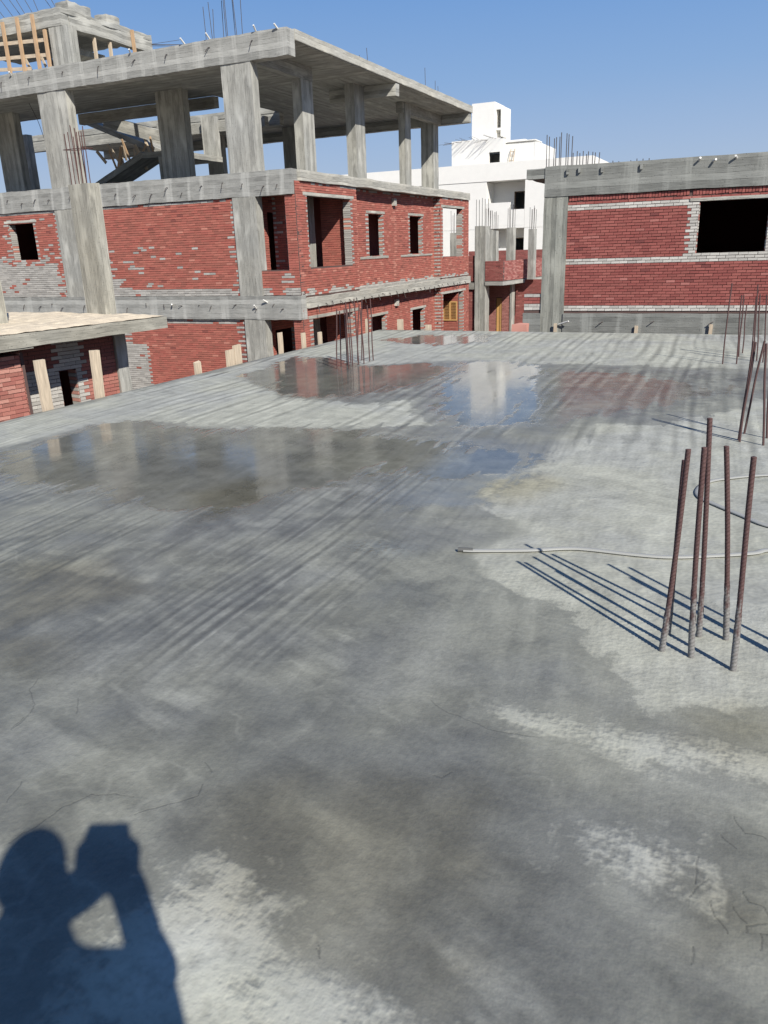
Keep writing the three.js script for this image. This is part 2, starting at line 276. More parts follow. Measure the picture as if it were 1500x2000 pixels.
const DRY = [[[0.18,-8.57],[-0.63,-7.11],[-1.26,-6.92],[-1.35,-5.6],[-1.67,-4.67],[-1.16,-4.02],[-1.2,-3.6],[-0.87,-3.31],[-0.57,-3.14],[-0.43,-2.85],[-0.24,-2.67],[-0.17,-2.49],[0.0,-2.57],[0.18,-2.63],[0.8,-2.88],[1.95,-9.06]],[[-6.78,-5.31],[-6.54,-4.07],[-6.26,-4.34],[-5.89,-4.56],[-5.79,-5.55],[-5.27,-5.83],[-4.2,-5.85],[-3.21,-6.22],[-2.57,-6.52],[-3.3,-7.62],[-3.71,-7.21],[-4.71,-7.4],[-5.93,-8.37],[-6.01,-9.51],[-6.45,-10.83],[-6.71,-9.51]],[[-6.71,-9.51],[-6.93,-14.28],[0.18,-14.91],[3.07,-15.14],[2.26,-10.74],[0.18,-10.66],[-2.29,-10.47],[-3.89,-10.48],[-4.98,-9.74],[-5.97,-10.32]]];
const WHITE = [[[-0.63,-2.28],[-0.47,-2.31],[-0.29,-2.34],[-0.04,-2.3],[0.18,-2.33],[0.45,-2.31],[0.44,-2.23],[0.18,-2.23],[0.01,-2.23],[-0.18,-2.18],[-0.38,-2.18],[-0.54,-2.22]],[[-1.24,-1.15],[-1.14,-1.24],[-1.07,-1.2],[-0.9,-1.15],[-0.74,-1.12],[-0.6,-1.09],[-0.54,-1.07],[-0.52,-1.02],[-1.15,-0.74],[-1.26,-0.83],[-1.3,-0.95],[-1.27,-1.05]],[[-0.25,-1.72],[-0.17,-1.8],[-0.05,-1.77],[-0.01,-1.73],[-0.08,-1.67],[-0.19,-1.65]],[[-0.41,-2.05],[-0.18,-2.12],[0.04,-2.13],[0.11,-2.09],[-0.09,-2.01],[-0.31,-2.02]],[[-2.0,-2.09],[-1.92,-2.16],[-1.89,-2.13],[-1.97,-2.06]],[[-2.23,-3.29],[-2.08,-3.6],[-2.0,-3.63],[-2.05,-3.32]],[[-2.33,-1.96],[-2.18,-2.06],[-2.09,-1.93],[-2.18,-1.84]],[[-1.16,-2.56],[-1.2,-2.84],[-1.14,-2.92],[-0.98,-2.68],[-0.95,-2.39],[-0.99,-2.22],[-1.1,-2.33]]];
const BROWN = [[[-1.32,-1.52],[-0.94,-1.73],[-0.63,-1.76],[-0.49,-1.56],[-0.61,-1.34],[-0.84,-1.24],[-1.11,-1.3]],[[0.0,-2.52],[0.18,-2.63],[0.49,-2.72],[0.46,-2.42],[0.18,-2.35],[0.03,-2.38]],[[0.01,-1.68],[0.18,-1.85],[0.41,-1.95],[0.39,-1.69],[0.18,-1.59],[0.05,-1.58]],[[-3.58,-2.63],[-3.09,-2.89],[-2.67,-2.62],[-2.9,-2.07]],[[-3.39,-4.07],[-3.05,-4.45],[-2.8,-3.82],[-3.05,-3.63]],[[-2.8,-1.98],[-2.57,-2.02],[-2.47,-1.86],[-2.59,-1.81]],[[-1.79,-5.02],[-1.15,-5.1],[-1.13,-4.74],[-1.52,-4.66]]];
const CRACKS = [[[-2.4,-1.83],[-2.36,-1.75],[-2.26,-1.69],[-2.22,-1.61],[-2.21,-1.55]],[[-2.14,-1.78],[-2.07,-1.7]],[[-1.75,-1.14],[-1.74,-1.19],[-1.73,-1.25],[-1.72,-1.32],[-1.69,-1.39],[-1.62,-1.42],[-1.56,-1.43]],[[-1.5,-1.37],[-1.47,-1.41],[-1.42,-1.46],[-1.38,-1.51],[-1.4,-1.56]],[[-1.46,-1.65],[-1.41,-1.62]],[[-0.92,-2.26],[-0.84,-2.21],[-0.66,-2.17],[-0.58,-2.18],[-0.5,-2.19]],[[-0.76,-1.87],[-0.73,-1.87],[-0.71,-1.91]],[[0.05,-1.69],[0.06,-1.64],[0.09,-1.6]],[[0.12,-1.75],[0.14,-1.72],[0.17,-1.71],[0.18,-1.67],[0.13,-1.64],[0.13,-1.62]],[[0.1,-1.69],[0.13,-1.65]],[[0.16,-1.58],[0.16,-1.63],[0.18,-1.63]],[[0.09,-2.03],[0.12,-1.97],[0.17,-1.97]],[[0.06,-1.94],[0.1,-1.9]],[[0.01,-1.83],[0.01,-1.73]],[[-0.0,-1.68],[0.01,-1.71],[0.04,-1.76]],[[0.02,-1.48],[0.02,-1.53]],[[-0.78,-1.18],[-0.76,-1.16]],[[-0.78,-1.19],[-0.76,-1.16]],[[-1.94,-1.35],[-1.9,-1.26]],[[-2.23,-1.61],[-2.21,-1.54]]];
// ---------------------------------------------------------------- the wet roof slab we stand on
const GX0 = -6.9, GX1 = 8.1, GZ0 = -14.5, GZ1 = 5, GC = .045, GW = Math.ceil((GX1 - GX0) / GC) + 1, GH = Math.ceil((GZ1 - GZ0) / GC) + 1;
function distanceGrid(polys) {         // signed distance to a set of outlines, negative inside
  const g = new Float32Array(GW * GH).fill(9);
  for (const P of polys) {
    const n = P.length, e = []; for (let i = 0; i < n; i++) { const a = P[i], b = P[(i + 1) % n], dx = b[0] - a[0], dz = b[1] - a[1]; e.push([a[0], a[1], dx, dz, 1 / (dx * dx + dz * dz + 1e-9)]); }
    for (let j = 0; j < GH; j++) for (let i = 0; i < GW; i++) {
      const x = GX0 + i * GC, z = GZ0 + j * GC; let d = 1e9, ins = false;
      for (const q of e) { const px = x - q[0], pz = z - q[1], t = clamp((px * q[2] + pz * q[3]) * q[4]), ex = px - q[2] * t, ez = pz - q[3] * t, dd = ex * ex + ez * ez; if (dd < d) d = dd; if ((q[1] > z) !== (q[1] + q[3] > z) && x < q[0] + q[2] * (z - q[1]) / q[3]) ins = !ins; }
      d = Math.sqrt(d) * (ins ? -1 : 1); const o = j * GW + i; if (d < g[o]) g[o] = d;
    }
  }
  return (x, z) => { const a = clamp((x - GX0) / GC, 0, GW - 1.01), b = clamp((z - GZ0) / GC, 0, GH - 1.01), i = a | 0, j = b | 0, u = a - i, v = b - j, o = j * GW + i; return (g[o] * (1 - u) + g[o + 1] * u) * (1 - v) + (g[o + GW] * (1 - u) + g[o + GW + 1] * u) * v; };
}
const dPuddle = distanceGrid(PUDDLES.filter((p, i) => i !== 3 && i !== 5)), dSoft = distanceGrid([PUDDLES[3], PUDDLES[5]]), dPale = distanceGrid(WHITE.slice(3)), dDry = distanceGrid(DRY), dWhite = distanceGrid(WHITE.slice(0, 3)), dBrown = distanceGrid(BROWN);
const F = { r: 0, g: 0, b: 0, rough: 0, h: 0 };
function slabAt(x, z, fine) {
  const wx = x + .17 * fbm(x * 1.3 + 3, z * 1.3, 3), wz = z + .17 * fbm(x * 1.3, z * 1.3 + 9, 3);
  const big = fbm(x * .55 + 5, z * .55, 4), mid = fbm(x * 2.1, z * 2.1 + 7, 4), sml = fbm(x * 9 + 2, z * 9, 4), tiny = fine ? fbm(x * 46, z * 46 + 3, 3) : n2(x * 46, z * 46) * .5, grain = fine ? n2(x * 190, z * 190) : 0;
  // grooves left by the screed, running up the slab: close and thin near by, broader beyond; uneven in spacing, depth and length
  const xr = x - .05 * z + .09 * n2(x * .5, z * .3) + .035 * n2(x * 1.7, z * .7), far = sst(-5.4, -6.6, z);
  const groove = (sp, k) => { const ph = xr / sp + .6 * n2(xr * 1.3 / sp * .15, 40 + k), ri = Math.floor(ph), rf = ph - ri, a = clamp(.45 + 1.0 * n2(ri * 7.31 + k, z * .5 + ri * 3.7)); return a * (sst(.34, .0, Math.abs(rf - .5)) - .35); };
  const g1 = groove(.070, 0), g2 = groove(.165, 9), g = g1 * (1 - far) * .9 + g2 * (.15 + .85 * far);
  const zone = clamp(sst(-1.6, -2.5, z) * sst(-1.3, -2.3, x + .05 * z) + far * .9), gm = zone * sst(-.45, .15, fbm(x * .5 + 11, z * .33 + 2, 3) + .12);
  // brushed and trowelled marks
  const pick = n2(x * .45 + 20, z * .45) + .5 * n2(x * 1.3, z * 1.3 + 60) + (z > -2.6 ? .25 : -.25), w1 = sst(-.15, .25, pick), w0 = 1 - w1;
  const au = z + .12 * x, av = x - .12 * z + .08 * n2(x * .8, z * .8 + 5), cu = x * .94 + z * .34 + .1 * n2(x, z + 8), cv = z * .94 - x * .34 + .10 * n2(x * .9 + 4, z * .9);
  const brush = w0 * fbm(au * 1.9, av * 15, 4) + w1 * fbm(cu * 2.3 + 9, cv * 15, 4), sweep = w0 * fbm(au * .6 + 50, av * 3.6, 4) + w1 * fbm(cu * .8 + 70, cv * 3.2, 4);
  const streak = fbm(xr * 8.5, z * 1.0 + 60, 4);
  const pd = dPuddle(wx, wz), sd = dSoft(wx, wz), dd = dDry(wx, wz), rough = .16 * mid + .12 * sml + .04 * tiny + far * .15 * streak;
  const film0 = pd + rough + .02 + .22 * sst(.05, .5, streak + .3 * mid) + .12 * gm * g, pud = sst(.07, -.05, film0), shore = sst(.22, .0, film0);
  const soft = sst(.14, -.12, sd + rough * 1.6 + .16 * streak);
  const soften = .022 + .11 * sst(-.1, .35, fbm(x * .9 + 77, z * .9, 3));
  let dry = sst(soften, -soften, dd + .15 * mid + .11 * sml + .05 * tiny + .03 * grain + far * (.28 * sst(.05, .5, streak + .25 * big)));
  const halo = sst(.85, -.2, dd + .45 * big + .25 * sweep);
  const whi = sst(.10, -.12, dWhite(wx, wz) + .17 * sml + .12 * mid + .11 * tiny + .12 * brush), pale = sst(.2, -.15, dPale(wx, wz) + .25 * sml + .15 * mid + .15 * brush);
  const bro = sst(.2, -.15, dBrown(wx, wz) + .3 * mid);
  const patch0 = fbm(x * 3.1 + 70, z * 3.1 + 8, 4), crest = gm * sst(.05, .6, -g * 1.6 + .8 * sml + .5 * streak) * .28, crust = sst(.20, .52, fbm(x * 1.5 + 31, z * 2.3 + 8, 5) + .22 * brush + .15 * sweep) * .40, veil = sst(-.1, .45, sweep + .6 * patch0 + .4 * big) * .26;
  dry *= clamp(1 - Math.max(pud, soft * .85) * .95);
  const patch = fbm(x * 4.4 + 13, z * 4.4, 5), vein = sst(.06, .0, Math.abs(fbm(x * 2.7 + 90, z * 2.7 + 4, 4))) * sst(.0, .3, big + mid + .1);
  let L = .152 * (1 + .34 * patch + .22 * vein + .26 * big + .26 * mid + .18 * sml + .16 * tiny + .08 * grain + .16 * brush + .13 * sweep);
  const Ld = .345 * (1 + .18 * patch + .14 * big + .18 * mid + .20 * sml + .20 * tiny + .10 * grain + .24 * brush + .16 * sweep), damp = clamp(dry * .93 + (1 - dry) * Math.max(crest, crust, halo * .34, pale * .5, veil) * (1 - pud));
  L = L * (1 - damp) + Ld * damp;
  L = L * (1 - whi * .75) + .50 * (1 + .28 * sml + .28 * tiny + .25 * brush) * whi * .75;
  L *= 1 - .46 * gm * g * (1 - pud * .7);
  const stone = sst(.55, .8, n2(x * 85, z * 85)); L *= 1 - .10 * stone * (1 - pud);
  L *= 1 - .10 * shore * (1 - pud) * dry; L *= 1 - .16 * bro; L = clamp(L, .06, .58);
  const olive = sst(-.15, .45, big + .5 * mid + .15) * .5 + bro * .9;
  F.r = L * (.99 + .035 * bro + .02 * olive); F.g = L * (1.005 - .0 * olive); F.b = L * (.915 - .13 * olive);
  const film = .46 + .18 * mid + .12 * sml;
  let ro = clamp((film * (1 - damp) + .90 * damp) * (1 - whi) + .92 * whi, .22, .95); ro = ro * (1 - soft) + soft * (.22 + .12 * sml); const wide = sst(.55, .0, pd + .3 * mid + .25 * streak) * (1 - damp); ro = ro * (1 - .75 * wide) + .75 * wide * .20; F.rough = clamp(ro * (1 - pud) + pud * (.082 + .06 * streak), .04, 1);
  let h = .0014 * sml + .0024 * mid + .0011 * tiny * (1 + .9 * dry) + .0004 * grain + .0008 * brush - .0030 * g * gm + .006 * whi * (1 + .5 * sml);
  h += .0028 * sst(.15, .5, fbm(x * 5.5 + 7, z * 5.5, 3)) * dry + .0022 * sst(.12, .5, fbm(x * 7 + 3, z * 7, 3)) * halo;
  const jet = sst(.35, .0, Math.hypot((x + 1.75) * .8, (z + 3.55) * 1.5)); h += jet * .0016 * n2(x * 30, z * 60); F.rough = F.rough * (1 - .8 * jet) + .10 * .8 * jet;    // water running from the hose
  F.h = h * (1 - pud) * (1 - .8 * soft) - .002 * pud;
}
function slabSheet(x0, x1, z0, z1, w, h) {
  const c = new Uint8Array(w * h * 4), ro = new Uint8Array(w * h * 4), bu = new Uint8Array(w * h * 4), fine = (x1 - x0) / w < .006;
  const ck = new Float32Array(w * h), tex = (x1 - x0) / w;
  if (tex < .007) for (const P of CRACKS) for (let s = 0; s < P.length - 1; s++) {
    const [ax, az] = P[s], [bx, bz] = P[s + 1], l = Math.hypot(bx - ax, bz - az), n = Math.ceil(l / (tex * .5)), px = -(bz - az) / l, pz = (bx - ax) / l;
    for (let i = 0; i <= n; i++) {
      const t = i / n, j = (.007 * n2(t * l * 14 + s * 9, ax * 5) + .002 * n2(t * l * 60, bx * 9)) * Math.min(1, 6 * Math.min(t, 1 - t) + .2), X = (ax + (bx - ax) * t + px * j - x0) / tex, Z = (az + (bz - az) * t + pz * j - z0) / ((z1 - z0) / h), wd = (.0005 + .0008 * n2(t * l * 14, s)) / tex + .25;
      for (let v = Math.floor(Z - 2); v <= Z + 2; v++) for (let u = Math.floor(X - 2); u <= X + 2; u++) if (u >= 0 && v >= 0 && u < w && v < h) { const k = clamp(wd + .5 - Math.hypot(u - X, v - Z)); const o = v * w + u; if (k > ck[o]) ck[o] = k; }
    }
  }
  for (let j = 0; j < h; j++) for (let i = 0; i < w; i++) {
    const o = (j * w + i) * 4; slabAt(x0 + (i + .5) / w * (x1 - x0), z0 + (j + .5) / h * (z1 - z0), fine);
    const k = ck[j * w + i], m = 1 - .46 * k;
    c[o] = clamp(lin2s(F.r * m), 0, 255); c[o + 1] = clamp(lin2s(F.g * m), 0, 255); c[o + 2] = clamp(lin2s(F.b * m), 0, 255); c[o + 3] = 255;
    const q = clamp(F.rough * 255 + (rnd() - .5), 0, 255); ro[o] = ro[o + 1] = ro[o + 2] = q; ro[o + 3] = 255;
    const hh = clamp((F.h - .0012 * k + .02) / .04 * 255 + (F.rough > .06 ? rnd() - .5 : 0), 0, 255); bu[o] = bu[o + 1] = bu[o + 2] = hh; bu[o + 3] = 255;
  }
  return new THREE.MeshPhysicalMaterial({ map: rawTex(c, w, h, true, false), roughnessMap: rawTex(ro, w, h, false, false), bumpMap: rawTex(bu, w, h, false, false), bumpScale: .04, roughness: 1, metalness: 0, ior: 1.45 });
}
{
  const sheets = [[-4.2, 1.6, -3.5, .3, 1740, 1140], [-6.85, 3.4, -8, -3.5, 1640, 720], [-6.85, 3.4, -14.4, -8, 900, 562]];
  const all = [-6.85, 8, -14.4, 5], quads = sheets.map((s, i) => [s[0], s[1], s[2], s[3], i]);
  quads.push([-6.85, -4.2, -3.5, .3, 3], [1.6, 3.4, -3.5, .3, 3], [3.4, 8, -14.4, .3, 3], [-6.85, 8, .3, 5, 3]);
  const mats = sheets.map(s => slabSheet(...s)); mats.push(slabSheet(...all, 460, 600));
  const pos = [], uv = [], nor = [], geo = new THREE.BufferGeometry(); let n = 0;
  quads.sort((a, b) => a[4] - b[4]);
  const quad = (a, b, c, d, N, U) => { for (const k of [0, 1, 2, 0, 2, 3]) { pos.push(...[a, b, c, d][k]); nor.push(...N); uv.push(...U[k]); } n += 6; };
  let start = 0;
  for (let m = 0; m < 4; m++) {
    start = n;
    for (const [x0, x1, z0, z1] of quads.filter(q => q[4] === m)) {
      const B = m < 3 ? sheets[m] : all, U = (x, z) => [(x - B[0]) / (B[1] - B[0]), (z - B[2]) / (B[3] - B[2])];
      quad([x0, 0, z1], [x1, 0, z1], [x1, 0, z0], [x0, 0, z0], [0, 1, 0], [U(x0, z1), U(x1, z1), U(x1, z0), U(x0, z0)]);
    }
    geo.addGroup(start, n - start, m);
  }
  start = n; const [X0, X1, Z0, Z1] = all, t = -.2;
  quad([X0, t, Z0], [X0, t, Z1], [X0, 0, Z1], [X0, 0, Z0], [-1, 0, 0], [[Z0, t], [Z1, t], [Z1, 0], [Z0, 0]]);
  quad([X1, t, Z1], [X1, t, Z0], [X1, 0, Z0], [X1, 0, Z1], [1, 0, 0], [[Z1, t], [Z0, t], [Z0, 0], [Z1, 0]]);
  quad([X1, t, Z0], [X0, t, Z0], [X0, 0, Z0], [X1, 0, Z0], [0, 0, -1], [[X1, t], [X0, t], [X0, 0], [X1, 0]]);
  quad([X0, t, Z1], [X1, t, Z1], [X1, 0, Z1], [X0, 0, Z1], [0, 0, 1], [[X0, t], [X1, t], [X1, 0], [X0, 0]]);
  quad([X0, t, Z0], [X1, t, Z0], [X1, t, Z1], [X0, t, Z1], [0, -1, 0], [[X0, Z0], [X1, Z0], [X1, Z1], [X0, Z1]]);
  geo.addGroup(start, n - start, 4); mats.push(concrete);
  geo.setAttribute('position', new THREE.Float32BufferAttribute(pos, 3)); geo.setAttribute('normal', new THREE.Float32BufferAttribute(nor, 3)); geo.setAttribute('uv', new THREE.Float32BufferAttribute(uv, 2));
  tag(top('roof_slab', geo, mats), 'freshly cast grey concrete roof slab, wet with puddles and ribbed by the screed', 'concrete slab', null, 'structure');
  for (const x of [-6.4, 7]) for (const z of [-13.9, -7, 0, 4.5]) tag(top('slab_column', cbox(x - .15, x + .15, -3.35, -.2, z - .15, z + .15, { grain: 'v', amp: 0 }), concrete), 'plain concrete column carrying the wet roof slab from below', 'column', 'columns under the wet slab', 'structure');
}
{
  const g = new THREE.PlaneGeometry(1600, 1600, 1, 1); g.rotateX(-Math.PI / 2); g.translate(0, -3.3, -100); const uv = g.attributes.uv; for (let i = 0; i < uv.count; i++) uv.setXY(i, uv.getX(i) * 1600, uv.getY(i) * 1600);
  tag(top('ground', g, desert), 'pale sandy ground of the building site below the slab', 'ground', null, 'structure');
}

// ---------------------------------------------------------------- big unfinished house beside the slab
const XB = -11.22, X2 = -11.50;          // bay faces and the recessed middle of its side
const house = thing('unfinished_house', [XB, -3.3, -18.65], 0, [XB, -3.3, -18.65]);
tag(house, 'large unfinished house of grey concrete frame and red brick with an open upper storey', 'house');
{
  const V = { grain: 'v', amp: .009, f: 3 }, B = { amp: .012, f: 1.9 }, cb = (n, a, o = {}, m = concrete) => part(n, cbox(...a, o), m, house);
  // floor slabs and edge beams
  cb('floor_slab', [-30, -11.25, 3.29, 3.53, -32.42, -18.96], B); cb('floor_slab', [-30, -11.27, .10, .39, -32.40, -18.97], B);
  cb('beam', [-30, -11.24, 2.95, 3.555, -18.95, -18.65], { amp: .018, f: 3.4, seg: .14 }, concreteBeam);
  cb('beam', [-30, -11.20, -.23, .405, -18.95, -18.64], { amp: .016, f: 3.4, seg: .14 }, concreteBeam);
  cb('beam', [-30, -11.10, 6.10, 6.70, -18.97, -18.63], { amp: .018, f: 3.4, seg: .14 }, concreteBeam);
  cb('slab_edge', [-11.40, -11.16, 3.28, 3.54, -32.45, -18.955], { amp: .022, f: 1.3, seg: .25 }, concretePale);
  cb('slab_edge', [-11.52, -11.14, .06, .33, -32.44, -18.955], { amp: .016, f: 1.5, seg: .25 }, concretePale);
  // roof with an open stair well
  cb('roof_slab', [-30, -11.12, 6.46, 6.69, -23.6, -18.975], B); cb('roof_slab', [-17.0, -11.13, 6.462, 6.688, -32.44, -23.605], B); cb('roof_slab', [-30, -17.005, 6.461, 6.69, -32.44, -27.6], B);
  cb('roof_edge', [-11.15, -11.08, 6.475, 6.72, -32.46, -18.98], { amp: .014, f: 1.5, seg: .25 }, concretePale);
  cb('beam', [-30, -11.13, 6.12, 6.458, -32.44, -32.15], B); cb('beam', [-12.57, -12.27, 6.10, 6.457, -21.85, -18.98], B); cb('beam', [-12.55, -12.28, 6.12, 6.457, -32.14, -28.3], B);
  cb('beam', [-13.5, -11.12, 6.10, 6.458, -25.36, -25.1], B); cb('beam', [-30, -17.0, 6.05, 6.457, -27.9, -27.62], B); cb('beam', [-23, -17.0, 6.12, 6.457, -23.86, -23.61], B);
  // upper columns
  for (const [x0, x1, z0, z1, y0, y1] of [[-13.15, -12.24, -18.97, -18.66, 3.55, 6.10], [-19.62, -18.54, -18.97, -18.66, 3.55, 6.10], [-12.57, -12.27, -21.82, -21.18, 3.53, 6.10], [-12.58, -12.24, -25.1, -24.42, 3.53, 6.46], [-12.52, -12.26, -28.95, -28.42, 3.53, 6.46], [-12.95, -12.42, -32.14, -31.6, 3.53, 6.46], [-18.09, -17.04, -22.3, -22.0, 3.53, 6.46], [-25.4, -24.45, -22.3, -22.0, 3.53, 6.46], [-22.95, -22.15, -31.3, -31, 3.53, 6.46], [-19.0, -18.33, -31.3, -31, 3.53, 6.46], [-26.6, -25.8, -18.97, -18.66, 3.55, 6.1], [-22.3, -21.9, -27.5, -27, 3.53, 6.46], [-29, -28.2, -26.2, -25.9, 3.53, 6.46]]) cb('column', [x0, x1, y0, y1, z0, z1], V);
  // columns of the storeys below
  for (const [x0, x1] of [[-13.15, -12.41], [-19.65, -18.88], [-26.6, -25.8]]) { cb('column', [x0, x1, .405, 2.95, -18.97, -18.655], V); cb('column', [x0 + .06, x1, -3.35, -.23, -18.98, -18.66], V); }
  cb('column', [-12.62, -12.38, .40, 3.28, -21.7, -21.4], V); cb('column', [-12.62, -12.38, -3.3, .1, -21.7, -21.4], V);
  // toothed grey patches of the front panels
  const tooth = (a, b) => (u, y, r) => (u < a + (r % 2 ? .2 : .06) || u > b - (r % 2 ? .2 : .05));
  const scat = [[-17.6, 1.70], [-16.55, 1.78], [-16.45, 1.72], [-16.1, 1.79], [-16.8, 1.62], [-16.05, 1.51], [-15.7, 1.46], [-15.25, 1.60], [-14.6, 1.68], [-17.2, 1.40], [-17.0, 1.40], [-16.85, 1.27], [-16.7, 1.21], [-16.9, 1.20], [-16.65, 1.08], [-15.15, 1.23], [-14.65, 1.10], [-14.3, 1.04], [-14.1, 1.04], [-14.6, .86], [-16.4, .68], [-16.3, .74], [-16.0, .68]];
  const nearScat = (u, y) => scat.some(s => Math.abs(s[0] - u) < .11 && Math.abs(s[1] - y) < .034);
  const panel = (u, y, r) => {
    if (y > 2.88) return rnd() < .85 ? grey() : red();
    if (y < .60) return rnd() < .96 ? grey() : red();
    const T = tooth(-18.88, -13.15)(u, y, r); if (T) return r % 2 ? (rnd() < .85 ? grey() : red()) : (rnd() < .35 ? 18 : red());
    if (u < -17.9 + .55 * n2(y * 6, 3) + (y < 1.25 ? .25 : 0) + (y < .95 ? .4 : 0) && y < 1.52 - .1 * n2(u * 5, 1)) return u < -18.5 && rnd() < .5 ? red() : rnd() < .93 ? grey() : red();
    return nearScat(u, y) ? grey() : red();
  };
  brickWall(house, { o: [0, -18.70], u0: -18.88, u1: -13.15, y0: .405, y1: 2.935, paint: panel });
  const winPanel = (u, y, r) => {
    if (y > 2.88) return grey(); if (y < 1.38 + .05 * n2(u * 4, 8)) return u > -19.95 && rnd() < .5 ? red() : rnd() < .97 ? grey() : red();
    const dw = Math.min(Math.abs(u + 21.76), Math.abs(u + 20.69)); if (dw < .14 && y < 2.75) return r % 2 ? grey() : red();
    if (u > -19.85) return r % 2 ? grey() : red(); return rnd() < (y < 1.6 ? .45 : .06) ? grey() : red();
  };
  brickWall(house, { o: [0, -18.70], u0: -25.8, u1: -19.65, y0: .405, y1: 2.935, openings: [[-21.76, -20.69, 1.53, 2.64]], paint: winPanel });
  part('lintel', cbox(-21.92, -20.52, 2.645, 2.715, -18.93, -18.685, { amp: .004 }), concretePale, house);
  const lower = (u, y, r) => {
    if (y > -.36) return rnd() < .8 ? grey() : red(); if (u < -16.82 + (r % 2 ? .1 : 0) && y < -1.02) return rnd() < .97 ? grey() : red();
    if (u < -17.4 + (r % 2 ? .13 : 0)) return r % 2 ? grey() : red(); if (u > -13.32) return r % 2 ? grey() : 18; return red();
  };
  brickWall(house, { o: [0, -18.72], u0: -17.62, u1: -13.05, y0: -3.3, y1: -.24, brickFrom: -2.5, paint: lower });
  brickWall(house, { o: [0, -18.72], u0: -25.8, u1: -19.65, y0: -3.3, y1: -.24, brickFrom: -1.6, paint: lower, rest: true });
  // corner bay, front: sill wall, pier, opening
  const bayPaint = (u, y, r) => y > 1.02 && y < 1.07 ? red() : (u > -11.75 && u < -11.4 && y > .75 && y < 1.04 && r % 3) || (y < .62 && u < -12.15 && u > -12.4) || (y < .60 && u > -11.7) ? grey() : red();
  brickWall(house, { o: [0, -18.705], u0: -12.41, u1: XB, y0: .405, y1: 2.94, openings: [[-12.42, -11.53, 1.07, 2.95]], paint: bayPaint });
  brickWall(house, { o: [0, -18.71], u0: -12.41, u1: XB + .01, y0: -3.3, y1: -.24, openings: [[-12.42, -11.50, -2.6, -.23]], brickFrom: -2.4 });
  // side of the house: bay, recessed middle with two windows, far bay
  const side = Math.PI / 2, U = z => -z;       // u runs away from us along -z, facing +x
  const q2 = (a, b, y0, y1, w) => (u, y) => Math.min(Math.abs(u - a), Math.abs(u - b)) < w && y > y0 && y < y1;
  const lowGrey = (u, y) => y < .47 + .05 * n2(u * 2.2, 4) + (u < 19.6 || (u > 20.2 && u < 21.6) ? .06 : 0);
  const sidePaint = (edges, ops) => (u, y, r) => {
    if (lowGrey(u, y)) return rnd() < .9 ? grey() : red(); if (y > 3.2) return rnd() < .5 ? grey() : red();
    for (const e of edges) if (Math.abs(u - e) < .11) return r % 2 ? 15 + Math.floor(rnd() * 3) : red();
    for (const o of ops) if (q2(o[0], o[1], o[2] - .02, o[3] + .05, .15)(u, y)) return r % 2 ? grey() : red();
    return rnd() < .08 ? 15 + Math.floor(rnd() * 3) : red();
  };
  const o1 = [19.32, 21.85, 1.10, 2.93], o2 = [23.59, 24.62, 1.31, 2.60], o3 = [26.9, 28.02, 1.30, 2.60], o4 = [29.45, 31.65, 1.12, 2.93];
  brickWall(house, { o: [XB, 0], turn: side, u0: 18.745, u1: 22.25, y0: .335, y1: 3.275, openings: [o1], paint: sidePaint([22.2], [o1]) });
  brickWall(house, { o: [X2, 0], turn: side, thick: .13, u0: 22.24, u1: 29.2, y0: .335, y1: 3.275, openings: [o2, o3], paint: sidePaint([22.3, 25.6, 29.1], [o2, o3]) });
  brickWall(house, { o: [XB, 0], turn: side, u0: 29.2, u1: 32.42, y0: .335, y1: 3.275, openings: [o4], paint: sidePaint([29.25, 32.38], [o4]) });
  brickWall(house, { o: [0, -29.2], u0: X2 - .2, u1: XB - .012, y0: .335, y1: 3.275, paint: (u, y, r) => r % 2 ? grey() : red(), thick: .1, jamb: false, L: .14 });
  // storey below
  const l1 = [19.25, 21.7, -2.6, -.25], l2 = [23.6, 24.65, -1.2, -.585], l3 = [27.0, 28.1, -2.4, -.635], l4 = [29.4, 31.7, -2.6, -.23];
  const lp = (edges, ops) => (u, y, r) => { for (const e of edges) if (Math.abs(u - e) < .1) return r % 2 ? 15 : red(); for (const o of ops) if (q2(o[0], o[1], o[2], o[3] + .05, .14)(u, y)) return r % 2 ? grey() : red(); return rnd() < .08 ? 15 : red(); };
  brickWall(house, { o: [XB + .01, 0], turn: side, u0: 18.75, u1: 22.25, y0: -3.3, y1: .05, openings: [l1], paint: lp([22.2], [l1]), brickFrom: -2.3 });
  brickWall(house, { o: [X2, 0], turn: side, thick: .13, u0: 22.24, u1: 29.2, y0: -3.3, y1: .05, openings: [l2, l3], paint: lp([29.1], [l2, l3]), brickFrom: -2.3 });
  brickWall(house, { o: [XB + .01, 0], turn: side, u0: 29.2, u1: 32.42, y0: -3.3, y1: .05, openings: [l4], paint: lp([29.25], [l4]), brickFrom: -2.3 });
  brickWall(house, { o: [0, -29.2], u0: X2 - .2, u1: XB - .004, y0: -3.3, y1: .05, paint: (u, y, r) => r % 2 ? grey() : red(), thick: .1, jamb: false, L: .14, brickFrom: -2.3 });
  // lintels and sills
  const lin = (x, a, b, y, h) => part('lintel', cbox(x - .22, x + .012, y, y + h, -b, -a, { amp: .004 }), concretePale, house);
  lin(XB, o1[0] - .2, o1[1] + .2, 2.935, .085); lin(X2, o2[0] - .16, o2[1] + .18, 2.605, .075); lin(X2, o3[0] - .14, o3[1] + .16, 2.605, .075); lin(XB, o4[0] - .18, o4[1] + .2, 2.935, .08);
  lin(XB + .01, l1[0] - .25, l1[1] + .35, -.245, .085); lin(X2, l2[0] - .2, l2[1] + .2, -.58, .08); lin(X2, l3[0] - .2, l3[1] + .2, -.63, .08); lin(XB + .01, l4[0] - .2, l4[1] + .3, -.225, .085);
